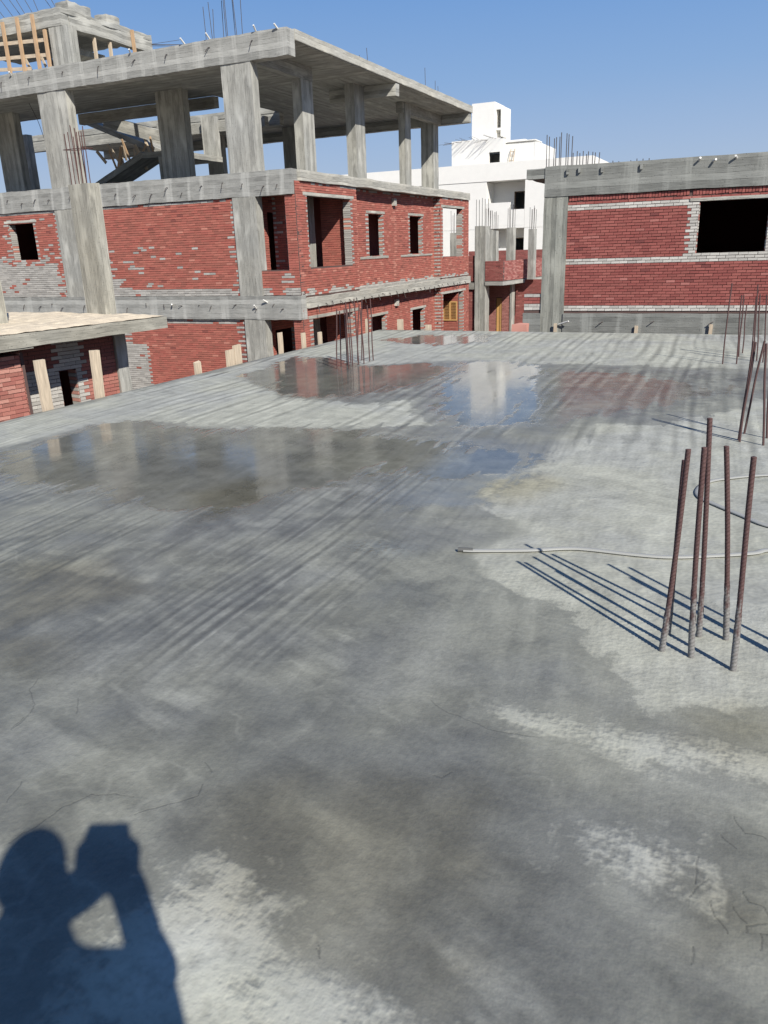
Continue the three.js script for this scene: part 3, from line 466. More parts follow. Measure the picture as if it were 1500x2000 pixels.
  part('sill', cbox(X2 - .2, X2 + .022, 1.235, 1.305, -25.0, -22.9, { amp: .004 }), concretePale, house); part('sill', cbox(X2 - .2, X2 + .022, 1.235, 1.297, -28.98, -26.05, { amp: .004 }), concretePale, house);
  // rooms behind: walls that close the storeys
  brickWall(house, { o: [0, -22.05], u0: -12.36, u1: -11.49, y0: .4, y1: 3.28, thick: .12 });                     // end wall of the corner balcony
  brickWall(house, { o: [0, -22.06], u0: -12.36, u1: -11.49, y0: -3.3, y1: .08, thick: .12, brickFrom: -2.2 });
  brickWall(house, { o: [-12.62, 0], turn: side, u0: 18.98, u1: 21.39, y0: .4, y1: 3.28, openings: [[19.5, 20.5, .5, 2.6]], thick: .12 });
  brickWall(house, { o: [-12.63, 0], turn: side, u0: 18.99, u1: 21.39, y0: -3.3, y1: .08, openings: [[19.5, 20.6, -3.2, -.6]], thick: .12, brickFrom: -2.2 });
  brickWall(house, { o: [0, -19.6], u0: -12.50, u1: -11.95, y0: .4, y1: 3.28, thick: .1, openings: [[-12.1, -11.9, .41, 2.7]], paint: (u, y, r) => r % 2 && u < -12.3 ? grey() : red(), jamb: false });
  brickWall(house, { o: [0, -31.25], u0: -13.2, u1: -11.26, y0: -3.3, y1: .05, thick: .1, openings: [[-11.92, -11.30, -1.40, -.62]], brickFrom: -2.2, jamb: false });
  const inner = new THREE.BoxGeometry(.1, 6.58, 13.3); inner.translate(-30.1, -.01, -25.65);
  const back = new THREE.BoxGeometry(16.9, 2.88, .1); back.translate(-21.6, 1.84, -32.36); const back2 = new THREE.BoxGeometry(16.7, 3.4, .1); back2.translate(-21.6, -1.6, -32.36);
  const mid = new THREE.BoxGeometry(.1, 2.88, 10.2); mid.translate(-13.2, 1.84, -27.2); const mid2 = new THREE.BoxGeometry(.1, 3.38, 10.2); mid2.translate(-13.2, -1.61, -27.2);
  const cross = new THREE.BoxGeometry(1.5, 2.88, .1); cross.translate(-12.4, 1.84, -29.0); const cross2 = cross.clone(); cross2.translate(0, -3.5, 0);
  part('inner_wall', [inner, back, back2, mid, mid2, cross, cross2], plainBrick, house);
  part('ground_floor', cbox(-30, -11.3, -3.3, -3.2, -32.4, -18.99, { amp: 0 }), concrete, house);
  // louvred shutter behind the far ground-floor opening
  const sb = (w, h, x, y) => new THREE.BoxGeometry(w, h, .05).translate(x, y, -31.235), sh = part('shutter', [sb(.62, .05, -11.61, -.645), sb(.62, .05, -11.61, -1.375), sb(.05, .68, -11.895, -1.01), sb(.05, .68, -11.325, -1.01), sb(.07, .68, -11.61, -1.01)], woodOrange, house);
  for (const x of [-11.755, -11.465]) for (let k = 0; k < 11; k++) { const g = new THREE.BoxGeometry(.225, .062, .012); g.rotateX(.6); g.translate(x, -.70 - k * .061, -31.235); part('slat', g, woodOrange, sh); }

  // stair flights, landing and shuttering in the open storey
  const ramp = (a, b, w, t) => { const A = new THREE.Vector3(...a), D = new THREE.Vector3(...b).sub(A), L = D.length(), g = new THREE.BoxGeometry(L, t, w, 8, 1, 2); const p = g.attributes.position, uv = g.attributes.uv; for (let i = 0; i < p.count; i++) { uv.setXY(i, p.getX(i), p.getY(i) + p.getZ(i)); p.setY(i, p.getY(i) + .012 * n2(p.getX(i) * 3, p.getZ(i) * 3)); } g.rotateZ(Math.atan2(D.y, Math.hypot(D.x, D.z))); g.rotateY(-Math.atan2(D.z, D.x)); g.translate(A.x + D.x / 2, A.y + D.y / 2, A.z + D.z / 2); g.computeVertexNormals(); return g; };
  part('stair_flight', ramp([-24.3, 3.6, -24.6], [-20.6, 5.0, -24.6], 1.2, .2), concrete, house);
  part('stair_flight', ramp([-20.6, 5.02, -26.3], [-24.6, 6.55, -26.3], 1.2, .2), concrete, house);
  part('stair_flight', ramp([-22.9, 6.35, -24.9], [-20.1, 5.55, -24.9], .3, .42), concrete, house);
  cb('stair_landing', [-20.6, -19.3, 4.86, 5.05, -27.0, -24.0], B);
  cb('column', [-19.9, -19.35, 3.53, 4.86, -24.3, -24.0], V); cb('column', [-20.0, -19.4, 5.05, 6.46, -27.1, -26.8], V);
  cb('beam', [-22.8, -17.3, 5.95, 6.3, -27.3, -27.05], B);
  for (let k = 0; k < 16; k++) { const x = rr(-23.2, -20.3), y = rr(4.5, 5.1), z = rr(-25.3, -24.2); part('shuttering_board', stick([x, y, z], [x + rr(-.5, .5), y + rr(.4, .9), z + rr(-.3, .3)], rr(.06, .14), .03), k % 2 ? wood : woodPale, house); }
  part('shuttering_board', stick([-18.2, 3.56, -22.9], [-18.0, 6.2, -22.95], .55, .03), woodDark, house);
  part('hanging_wire', polyTube([[-21.0, 6.1, -19.6], [-20.75, 5.6, -19.6], [-20.6, 5.0, -19.62], [-20.45, 4.4, -19.6]], .008), steelGrey, house);
  // stair tower on the roof
  cb('tower_beam', [-26.5, -20.12, 8.27, 8.62, -20.85, -20.5], { amp: .03, f: 2.2, seg: .2 }); cb('tower_beam', [-20.42, -20.1, 8.24, 8.66, -24.6, -20.855], { amp: .03, f: 2.2, seg: .2 });
  cb('tower_slab', [-26.5, -20.1, 8.6, 8.76, -24.6, -20.52], { amp: .05, f: 2.6, seg: .2 });
  cb('parapet_lump', [-20.75, -20.2, 8.74, 9.02, -21.9, -21.0], { amp: .05, f: 4, seg: .12 }); cb('parapet_lump', [-20.7, -20.2, 8.74, 9.02, -23.2, -22.6], { amp: .05, f: 4, seg: .12 });
  cb('tower_column', [-20.68, -19.88, 6.69, 8.26, -20.86, -20.52], V); cb('tower_column', [-20.7, -20.15, 6.69, 8.25, -24.6, -24.25], V); cb('tower_column', [-26.4, -25.8, 6.69, 8.26, -20.85, -20.5], V);
  cb('tower_wall', [-26.3, -20.8, 6.69, 8.26, -24.5, -24.4], B);
  part('stair_flight', ramp([-24.8, 6.6, -22.5], [-20.9, 7.9, -22.5], 1.2, .2), concrete, house);
  for (let k = 0; k < 7; k++) part('scaffold_tube', bar([-21.02 + k * .055 - (k > 3 ? .4 : 0), 6.7, -20.9 - .1 * (k % 3)], [-21.08 + k * .055 - (k > 3 ? .4 : 0), 8.1 - .1 * (k % 4), -20.9], .018, 6), steelGrey, house);
  for (const [a, b] of [[[-22.2, 7.9, -20.7], [-21.75, 7.1, -20.7]], [[-21.6, 8.15, -20.7], [-21.2, 7.3, -20.7]]]) part('brace', stick(a, b, .08, .03), woodPale, house);
  for (let k = 0; k < 13; k++) { const x = -24.6 + k * .34, l = rr(.7, 1.4); part('starter_bar', bar([x, 8.6, -20.8 - rr(0, .5)], [x - .45 * l, 8.7 + .75 * l, -20.9], .009, 5), steelGrey, house); }
  for (let k = 0; k < 5; k++) part('starter_bar', bar([-20.5, 8.5, -24.3 - k * .08], [-19.4 + rr(-.2, .3), 8.3 + rr(0, .35), -24.9 - rr(0, .5)], .007, 5), steelGrey, house);
  for (const [x, z, l] of [[-14.9, -20.6, 1.35], [-14.75, -20.7, 1.3], [-14.6, -20.5, 1.4], [-14.4, -20.7, 1.45], [-14.22, -20.6, 1.7], [-14.1, -20.5, 1.95], [-13.95, -20.65, 1.75], [-13.85, -20.6, 1.5], [-13.7, -20.6, 1.45], [-11.9, -24.2, .45], [-11.8, -24.6, .7], [-11.75, -29.2, .9], [-11.7, -30, .6], [-11.72, -30.4, .5]]) part('starter_bar', bar([x, 6.6, z], [x + rr(-.06, .06), 6.7 + l, z + rr(-.05, .05)], .009, 5), steelGrey, house);
  // wires and pipe stubs left in the beams
  const wire = (x, y, z, dx, dy, dz) => part('tie_wire', polyTube([[x, y, z], [x + dx * .3, y + dy * .2 + .02, z + dz * .5], [x + dx, y + dy, z + dz]], .011), steelGrey, house);
  for (let k = 0; k < 17; k++) { const x = -21.5 + k * .62 + rr(-.15, .15); wire(x, 3.28 + rr(-.12, .1), -18.66, rr(-.09, .02), rr(-.16, -.03), rr(.04, .12)); wire(x + rr(-.2, .2), .13 + rr(-.1, .1), -18.66, rr(-.1, .06), rr(-.16, .02), rr(.04, .12)); if (k % 2) wire(x, 6.52, -18.64, rr(-.12, .02), rr(-.22, -.06), rr(.05, .12)); }
  for (let k = 0; k < 26; k++) { const z = -19.4 - k * .49 + rr(-.15, .15); wire(XB + .08, .12 + rr(-.02, .05), z, rr(.04, .10), rr(-.22, -.05), rr(-.12, .12)); }
  for (const [x, y, z, a] of [[-20.5, 6.62, -18.62, .5], [-16.0, 6.67, -18.62, .6], [-14.2, 6.7, -18.62, -.2], [-13.4, 6.71, -18.62, -.1], [-12.0, 6.7, -18.62, .2], [-11.35, 6.66, -18.62, -.3], [-12.25, .22, -18.62, -.7], [-12.65, .05, -18.62, .15], [-15.6, .15, -18.62, 1.2]]) part('pipe_stub', bar([x, y, z - .05], [x + .12 * Math.sin(a), y + .12 * Math.cos(a), z + .09], .022, 7), pipeWhite, house);
  for (const [z, y] of [[-25.5, 3.0], [-25.5, -.25]]) part('spout', cbox(X2 - .02, X2 + .10, y - .12, y + .1, z - .1, z + .1, { amp: .01 }), concretePale, house);
  layBricks(house, palette(.45, .143, .110, .47));
}

// ---------------------------------------------------------------- low house with the sand-strewn roof
const sandy = thing('sand_roofed_house', [-10.46, -3.3, -12.32], -10 * R2, [0, -3.3, 0]);
tag(sandy, 'low unfinished brick house with loose sand strewn over its concrete roof slab', 'house');
{
  const skew = g => { const p = g.attributes.position; for (let i = 0; i < p.count; i++) { const x = p.getX(i), z = p.getZ(i); p.setX(i, x + .078 * z * (x + 7) / 7); p.setZ(i, z + .08 * -x * (9 - z) / 9); } g.computeVertexNormals(); return g; };
  part('roof_slab', skew(cbox(-7, 0, .205, .42, 0, 9, { amp: .012, f: 2, seg: .25 })), concreteBeige, sandy);
  part('beam', skew(cbox(-.32, -.012, .17, .21, 3.0, 9, { amp: .008 })), concreteBeige, sandy);
  { const g = new THREE.PlaneGeometry(6.96, 8.9, 90, 110); g.rotateX(-Math.PI / 2); g.translate(-3.5, 0, 4.48); const p = g.attributes.position, uv = g.attributes.uv; for (let i = 0; i < p.count; i++) { const x = p.getX(i), z = p.getZ(i), e = Math.min(-x, z, 9 - z, x + 7); p.setY(i, .43 + Math.min(.05, e * .2) * (1 + fbm(x * 2, z * 2, 3)) + .02 * fbm(x * 5, z * 5, 3)); uv.setXY(i, x, z); } skew(g); const m = part('sand_layer', g, sand, sandy); m.userData.label = 'loose pale sand lying on the roof'; }
  const V = { grain: 'v', amp: .012, f: 3 };
  part('column', cbox(-2.12, -1.5, .42, 2.92, .02, .29, V), concreteBeige, sandy);
  part('column', cbox(-1.92, -1.42, .42, 2.9, 2.42, 2.78, V), concreteBeige, sandy);
  part('column', cbox(-1.0, -.74, -3.3, .2, .46, .72, V), concrete, sandy); part('column', cbox(-.4, -.1, -3.3, .17, 8.2, 8.5, V), concrete, sandy);
  for (let k = 0; k < 9; k++) { const x = -2.06 + (k % 5) * .12, z = k < 5 ? .24 : .07, l = rr(.85, 1.08); part('starter_bar', bar([x, 2.85, z], [x + rr(-.02, .03), 2.92 + l, z + rr(-.02, .02)], .010, 6), steel, sandy); }
  part('stirrup', polyTube([[-2.12, 3.55, .28], [-1.5, 3.53, .28], [-1.48, 3.54, .04], [-2.1, 3.56, .03], [-2.12, 3.55, .28]], .007), steel, sandy);
  brickWall(sandy, { o: [-.06, 0], turn: Math.PI / 2, u0: -8.5, u1: -3.12, y0: -3.3, y1: .06, brickFrom: -2.0, L: .23, hc: .068, paint: () => rnd() < .5 ? 15 + Math.floor(rnd() * 3) : red() });
  brickWall(sandy, { o: [-.8, 0], turn: Math.PI / 2, u0: -3.1, u1: -.72, y0: -3.3, y1: .2, openings: [[-1.98, -1.62, -3.2, -.42]], brickFrom: -2.0, L: .23, hc: .068, paint: (u, y, r) => u < -1.98 ? (y > -.35 ? 18 : grey()) : u < -1.4 ? grey() : y > -.3 ? 18 : red() });  // darker bricks at the top put the roof slab shade into their colour
  brickWall(sandy, { o: [0, 3.1], turn: 0, u0: -.8, u1: -.08, y0: -3.3, y1: .1, thick: .05, jamb: false, brickFrom: -2, rest: true });
  const rooms = new THREE.BoxGeometry(.12, 3.4, 8.8); rooms.translate(-6.6, -1.6, 4.4); const r2 = new THREE.BoxGeometry(5.9, 3.4, .12); r2.translate(-3.9, -1.6, .9); const r3 = new THREE.BoxGeometry(6.4, 3.4, .12); r3.translate(-3.4, -1.6, 8.75); part('inner_wall', [rooms, r2, r3], plainBrick, sandy);
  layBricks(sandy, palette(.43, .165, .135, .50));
}

// ---------------------------------------------------------------- house with the striped brick wall
const striped = thing('striped_brick_house', [-4.06, -3.3, -18.34], 1.894 * R2, [0, -3.3, 0]);
tag(striped, 'unfinished house whose red brick wall is striped with bands of grey brick', 'house');
{
  const V = { grain: 'v', amp: .010, f: 3 }, B = { amp: .016, f: 1.7, seg: .25 }, cb = (n, a, o = B, m = concreteDark) => part(n, cbox(...a, o), m, striped);
  cb('beam', [-.515, 7.5, 2.50, 3.11, -.3, .02]); cb('roof_slab', [-.93, 7.5, 2.90, 3.10, -9, -.305]); cb('roof_slab', [-.93, -.52, 2.89, 3.09, -.3, .0]);
  cb('column', [-.52, 0, -3.3, 2.5, -.32, .01], V, concreteDarkPost); cb('column', [7.0, 7.5, -3.3, 2.5, -.32, .01], V, concreteDarkPost);
  cb('beam', [0, 7.0, -.62, 0, -.3, .035]); cb('beam', [-.93, -.52, -.62, 0, -.3, .025]); cb('floor_slab', [-.9, 7.4, -.2, -.02, -9, -.31]);
  const bands = (u, y, r) => {
    if (y < .18 || (y > 1.07 && y < 1.19) || (y > 2.21 && y < 2.325)) return grey(); if (y > 2.385) return -1;
    if (u > 2.5 && u < 4.25 && y > 1.2 && y < 2.3) { const k = r % 2 ? .3 : .12; if (u > 2.72 - k && u < 4.04 + k) return grey(); }
    return red();
  };
  brickWall(striped, { o: [0, -.03], u0: 0, u1: 7.0, y0: 0, y1: 2.49, hc: .0595, L: .183, openings: [[2.71, 4.04, 1.232, 2.262]], paint: bands, joint: .010, proud: .016 });
  for (let x = .02; x < 6.9; x += .062) { if (rnd() < .05) continue; brick(striped, [x + .03, 2.437 + rr(-.006, .006), -.045 + rr(-.006, .004)], 0, [.05, .098 + rr(-.018, .008), .04], red(), { tilt: rr(-.09, .09) }); }
  cb('lintel', [2.52, 4.25, 2.265, 2.325, -.26, -.012], { amp: .004 }, concretePale);
  brickWall(striped, { o: [0, -.02], u0: -.92, u1: -.525, y0: 0, y1: .43, hc: .072, L: .2, paint: (u, y, r) => r === 0 || r > 2 ? grey() : red() });
  { const w = (a, b, c) => new THREE.BoxGeometry(...a).translate(...b); part('inner_wall', [w([.15, 6.2, 8.6], [-.42, -.2, -4.7]), w([.15, 6.2, 8.6], [7.35, -.2, -4.7]), w([7.9, 6.2, .15], [3.45, -.2, -8.9])], plainBrick, striped); part('lower_wall', w([7, 2.7, .2], [3.5, -1.96, -.15]), plainBrick, striped); }
  for (const [a, b, dz, l] of [[-.12, .42, -.9, .72], [.46, 1.0, -1.0, .36]]) for (let k = 0; k < 9; k++) { const x = a + (b - a) * k / 8 + rr(-.02, .02) - .55, z = dz + (k % 2 ? .12 : 0); part('starter_bar', bar([x, 3.05, z], [x + rr(-.012, .012), 3.1 + l + rr(-.06, .06), z], .010, 6), steelGrey, striped); }
  for (let k = 0; k < 7; k++) part('starter_bar', bar([.75 + k * .13, 3.05, -1.2], [.75 + k * .13, 3.14 + rr(.02, .14), -1.2], .010, 5), steelGrey, striped);
  for (const [x, y, a] of [[2.62, 3.03, .4], [2.88, 3.0, 1.0], [3.33, 3.02, -.3]]) part('pipe_stub', bar([x, y, -.02], [x + .08 * Math.sin(a), y + .05 * Math.cos(a), .12], .022, 7), pipeWhite, striped);
  for (const [x, y] of [[-.03, 3.0], [.22, 3.02], [.7, 3.0], [1.5, 3.0]]) part('tie_block', cbox(x - .02, x + .03, y - .07, y + .04, .0, .07, { amp: .008, seg: .05 }), concreteDark, striped);
  for (const [x, y] of [[2.0, -.16], [.9, -.18], [3.2, -.17]]) part('tie_wire', polyTube([[x, y, .03], [x - .03, y - .01, .08], [x - .08, y - .04, .11]], .011), steelGrey, striped);
  part('pipe_stub', bar([-.08, -.24, .05], [.16, -.16, .16], .018, 6), pipeWhite, striped);
  const pal = palette(.35, .103, .090, .60); layBricks(striped, pal);
}
for (const [u, l] of [[-.16, .16], [1.63, .12], [3.16, .16]]) { const c = Math.cos(1.894 * R2), s = -Math.sin(1.894 * R2), x = -4.06 + u * c + .09 * s * -1, z = -18.34 + u * s + .09; tag(top('edge_board', stick([x, -.62, z], [x + .01, -.62 + .24 + l, z], .07, .03), woodPale), 'short wooden board stood against the base beam of the striped brick house', 'wooden board', 'boards at the striped house'); }

// ---------------------------------------------------------------- brick balcony house behind
const balcony = thing('balcony_house', [-10.2, -3.3, -34], -8 * R2, [0, -3.3, 0]);
tag(balcony, 'roofless brick house with projecting brick balcony and grey columns topped by starter bars', 'house');
{
  const V = { grain: 'v', amp: .008, f: 3 }, cb = (n, a, o = { amp: .01, seg: .25 }, m = concrete) => part(n, cbox(...a, o), m, balcony);
  cb('column', [-1.35, -1.10, -3.3, 2.32, -.4, .02], V); cb('column', [-1.095, -.86, -3.3, 2.30, -.45, -.03], V);
  cb('beam', [-6, -1.355, -.32, -.04, -.35, .0]); cb('balcony_slab', [-.855, .0, -.16, .01, -4.6, .0]); cb('floor_slab', [-6, -.86, -.14, 0, -9, -.46]); cb('floor_slab', [0, 6, -.14, 0, -9, -4.62]);
  brickWall(balcony, { o: [0, -.01], u0: -.855, u1: 0, y0: .01, y1: .86, thick: .12, L: .2 });
  brickWall(balcony, { o: [-.005, 0], turn: Math.PI / 2, u0: .01, u1: 4.6, y0: .01, y1: .86, thick: .12, paint: () => rnd() < .45 ? 15 + Math.floor(rnd() * 3) : red() });
  brickWall(balcony, { o: [0, -.06], u0: -6, u1: -1.36, y0: -.02, y1: 1.10, thick: .12 });
  brickWall(balcony, { o: [0, -8.5], u0: -6, u1: 6, y0: 0, y1: 1.22, thick: .12 });
  brickWall(balcony, { o: [0, -.08], u0: -6, u1: -1.36, y0: -3.3, y1: -.33, thick: .12, brickFrom: -2.4 });
  brickWall(balcony, { o: [0, -2.0], u0: -2.2, u1: -.53, y0: -3.3, y1: -.16, thick: .12, openings: [[-1.25, -.95, -3.2, -.82]], brickFrom: -2.6, paint: () => 15 + Math.floor(rnd() * 3), jamb: false });
  cb('column', [-.53, -.44, -3.3, -.16, -2.3, -1.96], V);
  brickWall(balcony, { o: [0, -2.4], u0: -.44, u1: 2.5, y0: -3.3, y1: -.02, thick: .12, brickFrom: -2.6 });
  const d = part('door', new THREE.BoxGeometry(.29, 2.38, .05).translate(-1.10, -2.01, -2.06), woodOrange, balcony); d.userData.label = 'orange wooden door leaf';
  for (const x of [-1.19, -1.01]) part('door_panel', new THREE.BoxGeometry(.05, 2.2, .02).translate(x, -2.0, -2.02), woodOrange, d);
  for (const [x0, x1, z0, z1, h] of [[-1.85, -1.57, -2.3, -2.0, 2.18], [-.78, -.45, -2.3, -2.0, 2.24], [.28, .55, -2.3, -2.0, 2.14], [-4.2, -3.78, -3.3, -3.0, 2.13], [-3.6, -3.3, -6.6, -6.3, 2.2]]) { cb('column', [x0, x1, 0, h, z0, z1], V); for (let k = 0; k < 6; k++) part('starter_bar', bar([x0 + .04 + (k % 3) * (x1 - x0 - .08) / 2, h - .1, z0 + .05 + (k > 2 ? .2 : 0)], [x0 + .04 + (k % 3) * (x1 - x0 - .08) / 2 + rr(-.02, .02), h + rr(.75, 1.0), z0 + .05 + (k > 2 ? .2 : 0)], .011, 5), steelGrey, balcony); }
  for (let k = 0; k < 8; k++) part('starter_bar', bar([-1.32 + (k % 4) * .14, 2.2, k < 4 ? -.05 : -.35], [-1.32 + (k % 4) * .14 + rr(-.01, .01), 3.4 + rr(-.06, .06), k < 4 ? -.05 : -.35], .011, 5), steelGrey, balcony);
  { const w = (a, b) => new THREE.BoxGeometry(...a).translate(...b); part('inner_wall', [w([.12, 3.1, 8], [-5.9, -1.75, -4.5]), w([12, 3.1, .12], [0, -1.75, -8.4])], plainBrick, balcony); }
  layBricks(balcony, palette(.38, .13, .115, .45));
}
tag(top('rubble_block', cbox(-4.85, -4.52, -.36, -.12, -17.1, -16.9, { amp: .03, f: 5, seg: .1 }), new THREE.MeshStandardMaterial({ color: rgb(.50, .24, .19), roughness: .95 })), 'broken pink block lying at the base of the striped brick house', 'rubble');

// ---------------------------------------------------------------- white rendered house far behind
const white = thing('white_house', [-16, -3.3, -50], 0, [-16, -3.3, -50]);
tag(white, 'white rendered house with recessed balconies and a roof tower', 'house');
{
  const cb = (n, a, m = plaster) => part(n, cbox(...a, { amp: 0, seg: 3 }), m, white);
  const z = -50, zb = -51.5, xl = -40, xr = -9.7;
  cb('wall', [xl, -16.14, 2.47, 5.215, -51.6, z]); cb('wall', [-13.7, xr, 2.47, 5.215, -51.6, z]); cb('wall', [xl, -15.83, -3.3, 2.44, -51.6, z]); cb('wall', [-13.7, xr, -3.3, 2.44, -51.6, z]);
  cb('wall', [-15.83, -13.7, -3.3, .3, -51.6, z - .005]);
  cb('parapet', [xl, xr, 5.235, 6.26, -50.2, z + .03]); cb('side_wall', [xr - .2, xr, 5.235, 6.26, -62, -50.205]); cb('side_wall', [xr - .2, xr + .0, -3.3, 5.215, -62, -51.61]);
  cb('roof_slab', [xl, xr - .21, 5.24, 5.4, -62, -50.21]); cb('floor_band', [xl, -16.15, 2.44, 2.468, -51.5, z - .02]); cb('floor_band', [-13.69, xr, 2.44, 2.468, -51.5, z - .02]);
  const dx0 = -14.8, dx1 = -13.95;
  cb('balcony_back', [-16.14, dx0, -3.3, 5.23, -51.7, zb]); cb('balcony_back', [dx1, -13.7, -3.3, 5.23, -51.7, zb]); cb('balcony_back', [dx0, dx1, 4.66, 5.23, -51.7, zb]); cb('balcony_back', [dx0, dx1, 1.90, 2.62, -51.7, zb]); cb('balcony_back', [dx0, dx1, -3.3, .45, -51.7, zb]);
  for (const y of [2.47, .3]) { cb('room_floor', [-18, -12, y, y + .14, -56, -51.71]); const yt = y > 1 ? 5.235 : 2.465; cb('room_wall', [-18, -12, y + .145, yt, -56.1, -56]); cb('room_wall', [-18.1, -18, y + .145, yt, -56, -51.71]); cb('room_wall', [-12, -11.9, y + .145, yt, -56, -51.71]); } cb('balcony_floor', [-16.13, -13.71, 2.47, 2.62, zb, z - .01]); cb('balcony_floor', [-15.82, -13.71, .3, .45, zb, z - .01]);
  cb('balcony_front', [-16.13, -14.62, 2.625, 3.98, z - .16, z - .006]); cb('balcony_front', [-14.615, -13.71, 2.625, 3.55, z - .16, z - .006]); cb('balcony_front', [-15.82, -14.5, .455, 1.30, z - .16, z - .006]); cb('balcony_front', [-14.495, -13.71, .455, .95, z - .16, z - .006]);
  for (const [y0, y1] of [[2.63, 4.66], [.46, 1.9]]) { cb('door_frame', [dx0, dx0 + .05, y0, y1, -51.68, -51.6], woodDark); cb('door_frame', [dx1 - .05, dx1, y0, y1, -51.68, -51.6], woodDark); cb('door_frame', [dx0 + .05, dx1 - .05, y1 - .05, y1, -51.68, -51.6], woodDark); }
  // roof storey with its window, and the tower
  cb('roof_storey', [-18.8, -16.34, 5.4, 7.78, -51.2, -51]); cb('roof_storey', [-16.34, -15.63, 6.98, 7.78, -51.2, -51]); cb('roof_storey', [-16.34, -15.63, 5.4, 6.38, -51.2, -51]); cb('roof_storey', [-18.8, -18.6, 5.4, 7.78, -56, -51.21]); cb('roof_storey', [-18.6, -13.36, 5.4, 7.4, -56, -55.8]); cb('roof_storey', [-13.56, -13.36, 5.4, 7.4, -55.79, -51.405]); cb('roof_storey', [-15.39, -13.57, 5.4, 7.4, -51.6, -51.405]); cb('roof_storey', [-18.59, -13.57, 7.4, 7.5, -55.79, -51.61]);
  cb('roof_storey', [-15.63, -15.4, 5.4, 7.72, -51.404, -51]);
  cb('stair_coping', [-15.4, -13.5, 7.505, 7.56, -53, -51.41]); cb('stair_coping', [-15.2, -14.2, 7.565, 7.64, -53.5, -51.6]);
  cb('tower', [-17.8, -16.3, 7.79, 9.96, -54, -52]); cb('tower', [-16.29, -15.86, 7.5, 7.99, -54, -53.2]); cb('tower', [-16.0, -15.86, 7.99, 9.72, -54, -52.3]); cb('tower', [-16.29, -16.0, 9.55, 9.70, -54, -52.3]); cb('tower', [-16.29, -16.0, 8.38, 8.5, -54, -52.3]); cb('tower_recess', [-16.29, -16.0, 8.5, 9.55, -54, -53.6]);
  for (let k = 0; k < 22; k++) { const x = -18.9 + k * .155; part('starter_bar', bar([x, 7.72, -51.3], [x + rr(-.7, .2), 7.75 + rr(-.25, .22), -50.3 + rr(-.2, .3)], .010, 4), steelGrey, white); }
  { const l = part('ladder', [bar([-15.1, 5.4, -50.9], [-15.0, 7.1, -51.3], .03, 5), bar([-14.85, 5.4, -50.9], [-14.75, 7.1, -51.3], .03, 5)], woodPale, white); for (let k = 0; k < 6; k++) part('rung', bar([-15.08 + k * .016, 5.65 + k * .26, -50.96 - k * .06], [-14.83 + k * .016, 5.65 + k * .26, -50.96 - k * .06], .02, 4), woodPale, l); }
}

// ---------------------------------------------------------------- timber props under the stair tower
[[-22.47, 7.2, 8.62, 0], [-21.83, 7.2, 8.66, 0], [-21.18, 7.2, 8.66, 0], [-20.75, 7.3, 8.2, 0]].forEach(([x, y0, y1]) => tag(top('timber_prop', stick([x, 6.70, -20.42], [x + .02, y1, -20.40], .11, .06), wood), 'upright timber prop beside the column of the roof stair tower', 'timber prop', 'props at the front of the stair tower'));
[[-21.05], [-21.9], [-22.6]].forEach(([z], i) => tag(top('timber_prop', stick([-20.2, 6.70, z], [-20.2, 8.2, z], .1, .07), i ? woodPale : wood), 'upright timber prop under the side beam of the roof stair tower', 'timber prop', 'props at the side of the stair tower'));
tag(top('timber_prop', stick([-20.02, 6.70, -23.6], [-20.03, 8.72, -23.55], .12, .05), wood), 'timber post clamped outside the side beam of the roof stair tower', 'timber prop');
[[7.95, -23.3, -20.8], [7.55, -23.4, -20.9], [7.25, -23.4, -21.6]].forEach(([y, a, b]) => tag(top('timber_rail', stick([a, y + .15, -20.48], [b, y, -20.48], .10, .03), woodPale), 'level timber rail nailed across the props of the roof stair tower', 'timber rail', 'rails of the stair tower shuttering'));

// ---------------------------------------------------------------- boards standing along the slab edge
const edge = (z, h, w, label, group, lean = 0) => tag(top('edge_board', stick([-6.915, -.75, z], [-6.915, h, z + lean], .035, w), woodPale), label, 'wooden board', group);
edge(-6.05, .54, .13, 'tall splintered board at the slab edge before the dark doorway of the sand-roofed house', 'tall edge boards', .02);
edge(-6.78, .54, .13, 'tall splintered board at the slab edge before the dark doorway of the sand-roofed house', 'tall edge boards', -.05);
edge(-8.66, .15, .12, 'short board at the slab edge in front of the plain red brick panel', null);
edge(-9.42, .22, .17, 'wide pale board in the pair beside the concrete column foot', 'pair of boards at the column', .0); edge(-9.62, .27, .17, 'wide pale board in the pair beside the concrete column foot', 'pair of boards at the column', .02);
for (const [z, h] of [[-10.8, .32], [-11.52, .24], [-12.08, .19]]) edge(z, h, .10, 'narrow board at the slab edge before the dark openings of the brick corner bay', 'narrow boards at the corner bay');
edge(-13.95, .25, .08, 'narrow board at the slab corner beside the low dark window', null);
for (const [x, h] of [[-6.43, .20], [-5.83, .10]]) tag(top('edge_board', stick([x, -.75, -14.46], [x, h, -14.47], .12, .035), woodPale), 'board at the far slab edge before the red brick side of the house', 'wooden board', 'boards at the far edge');

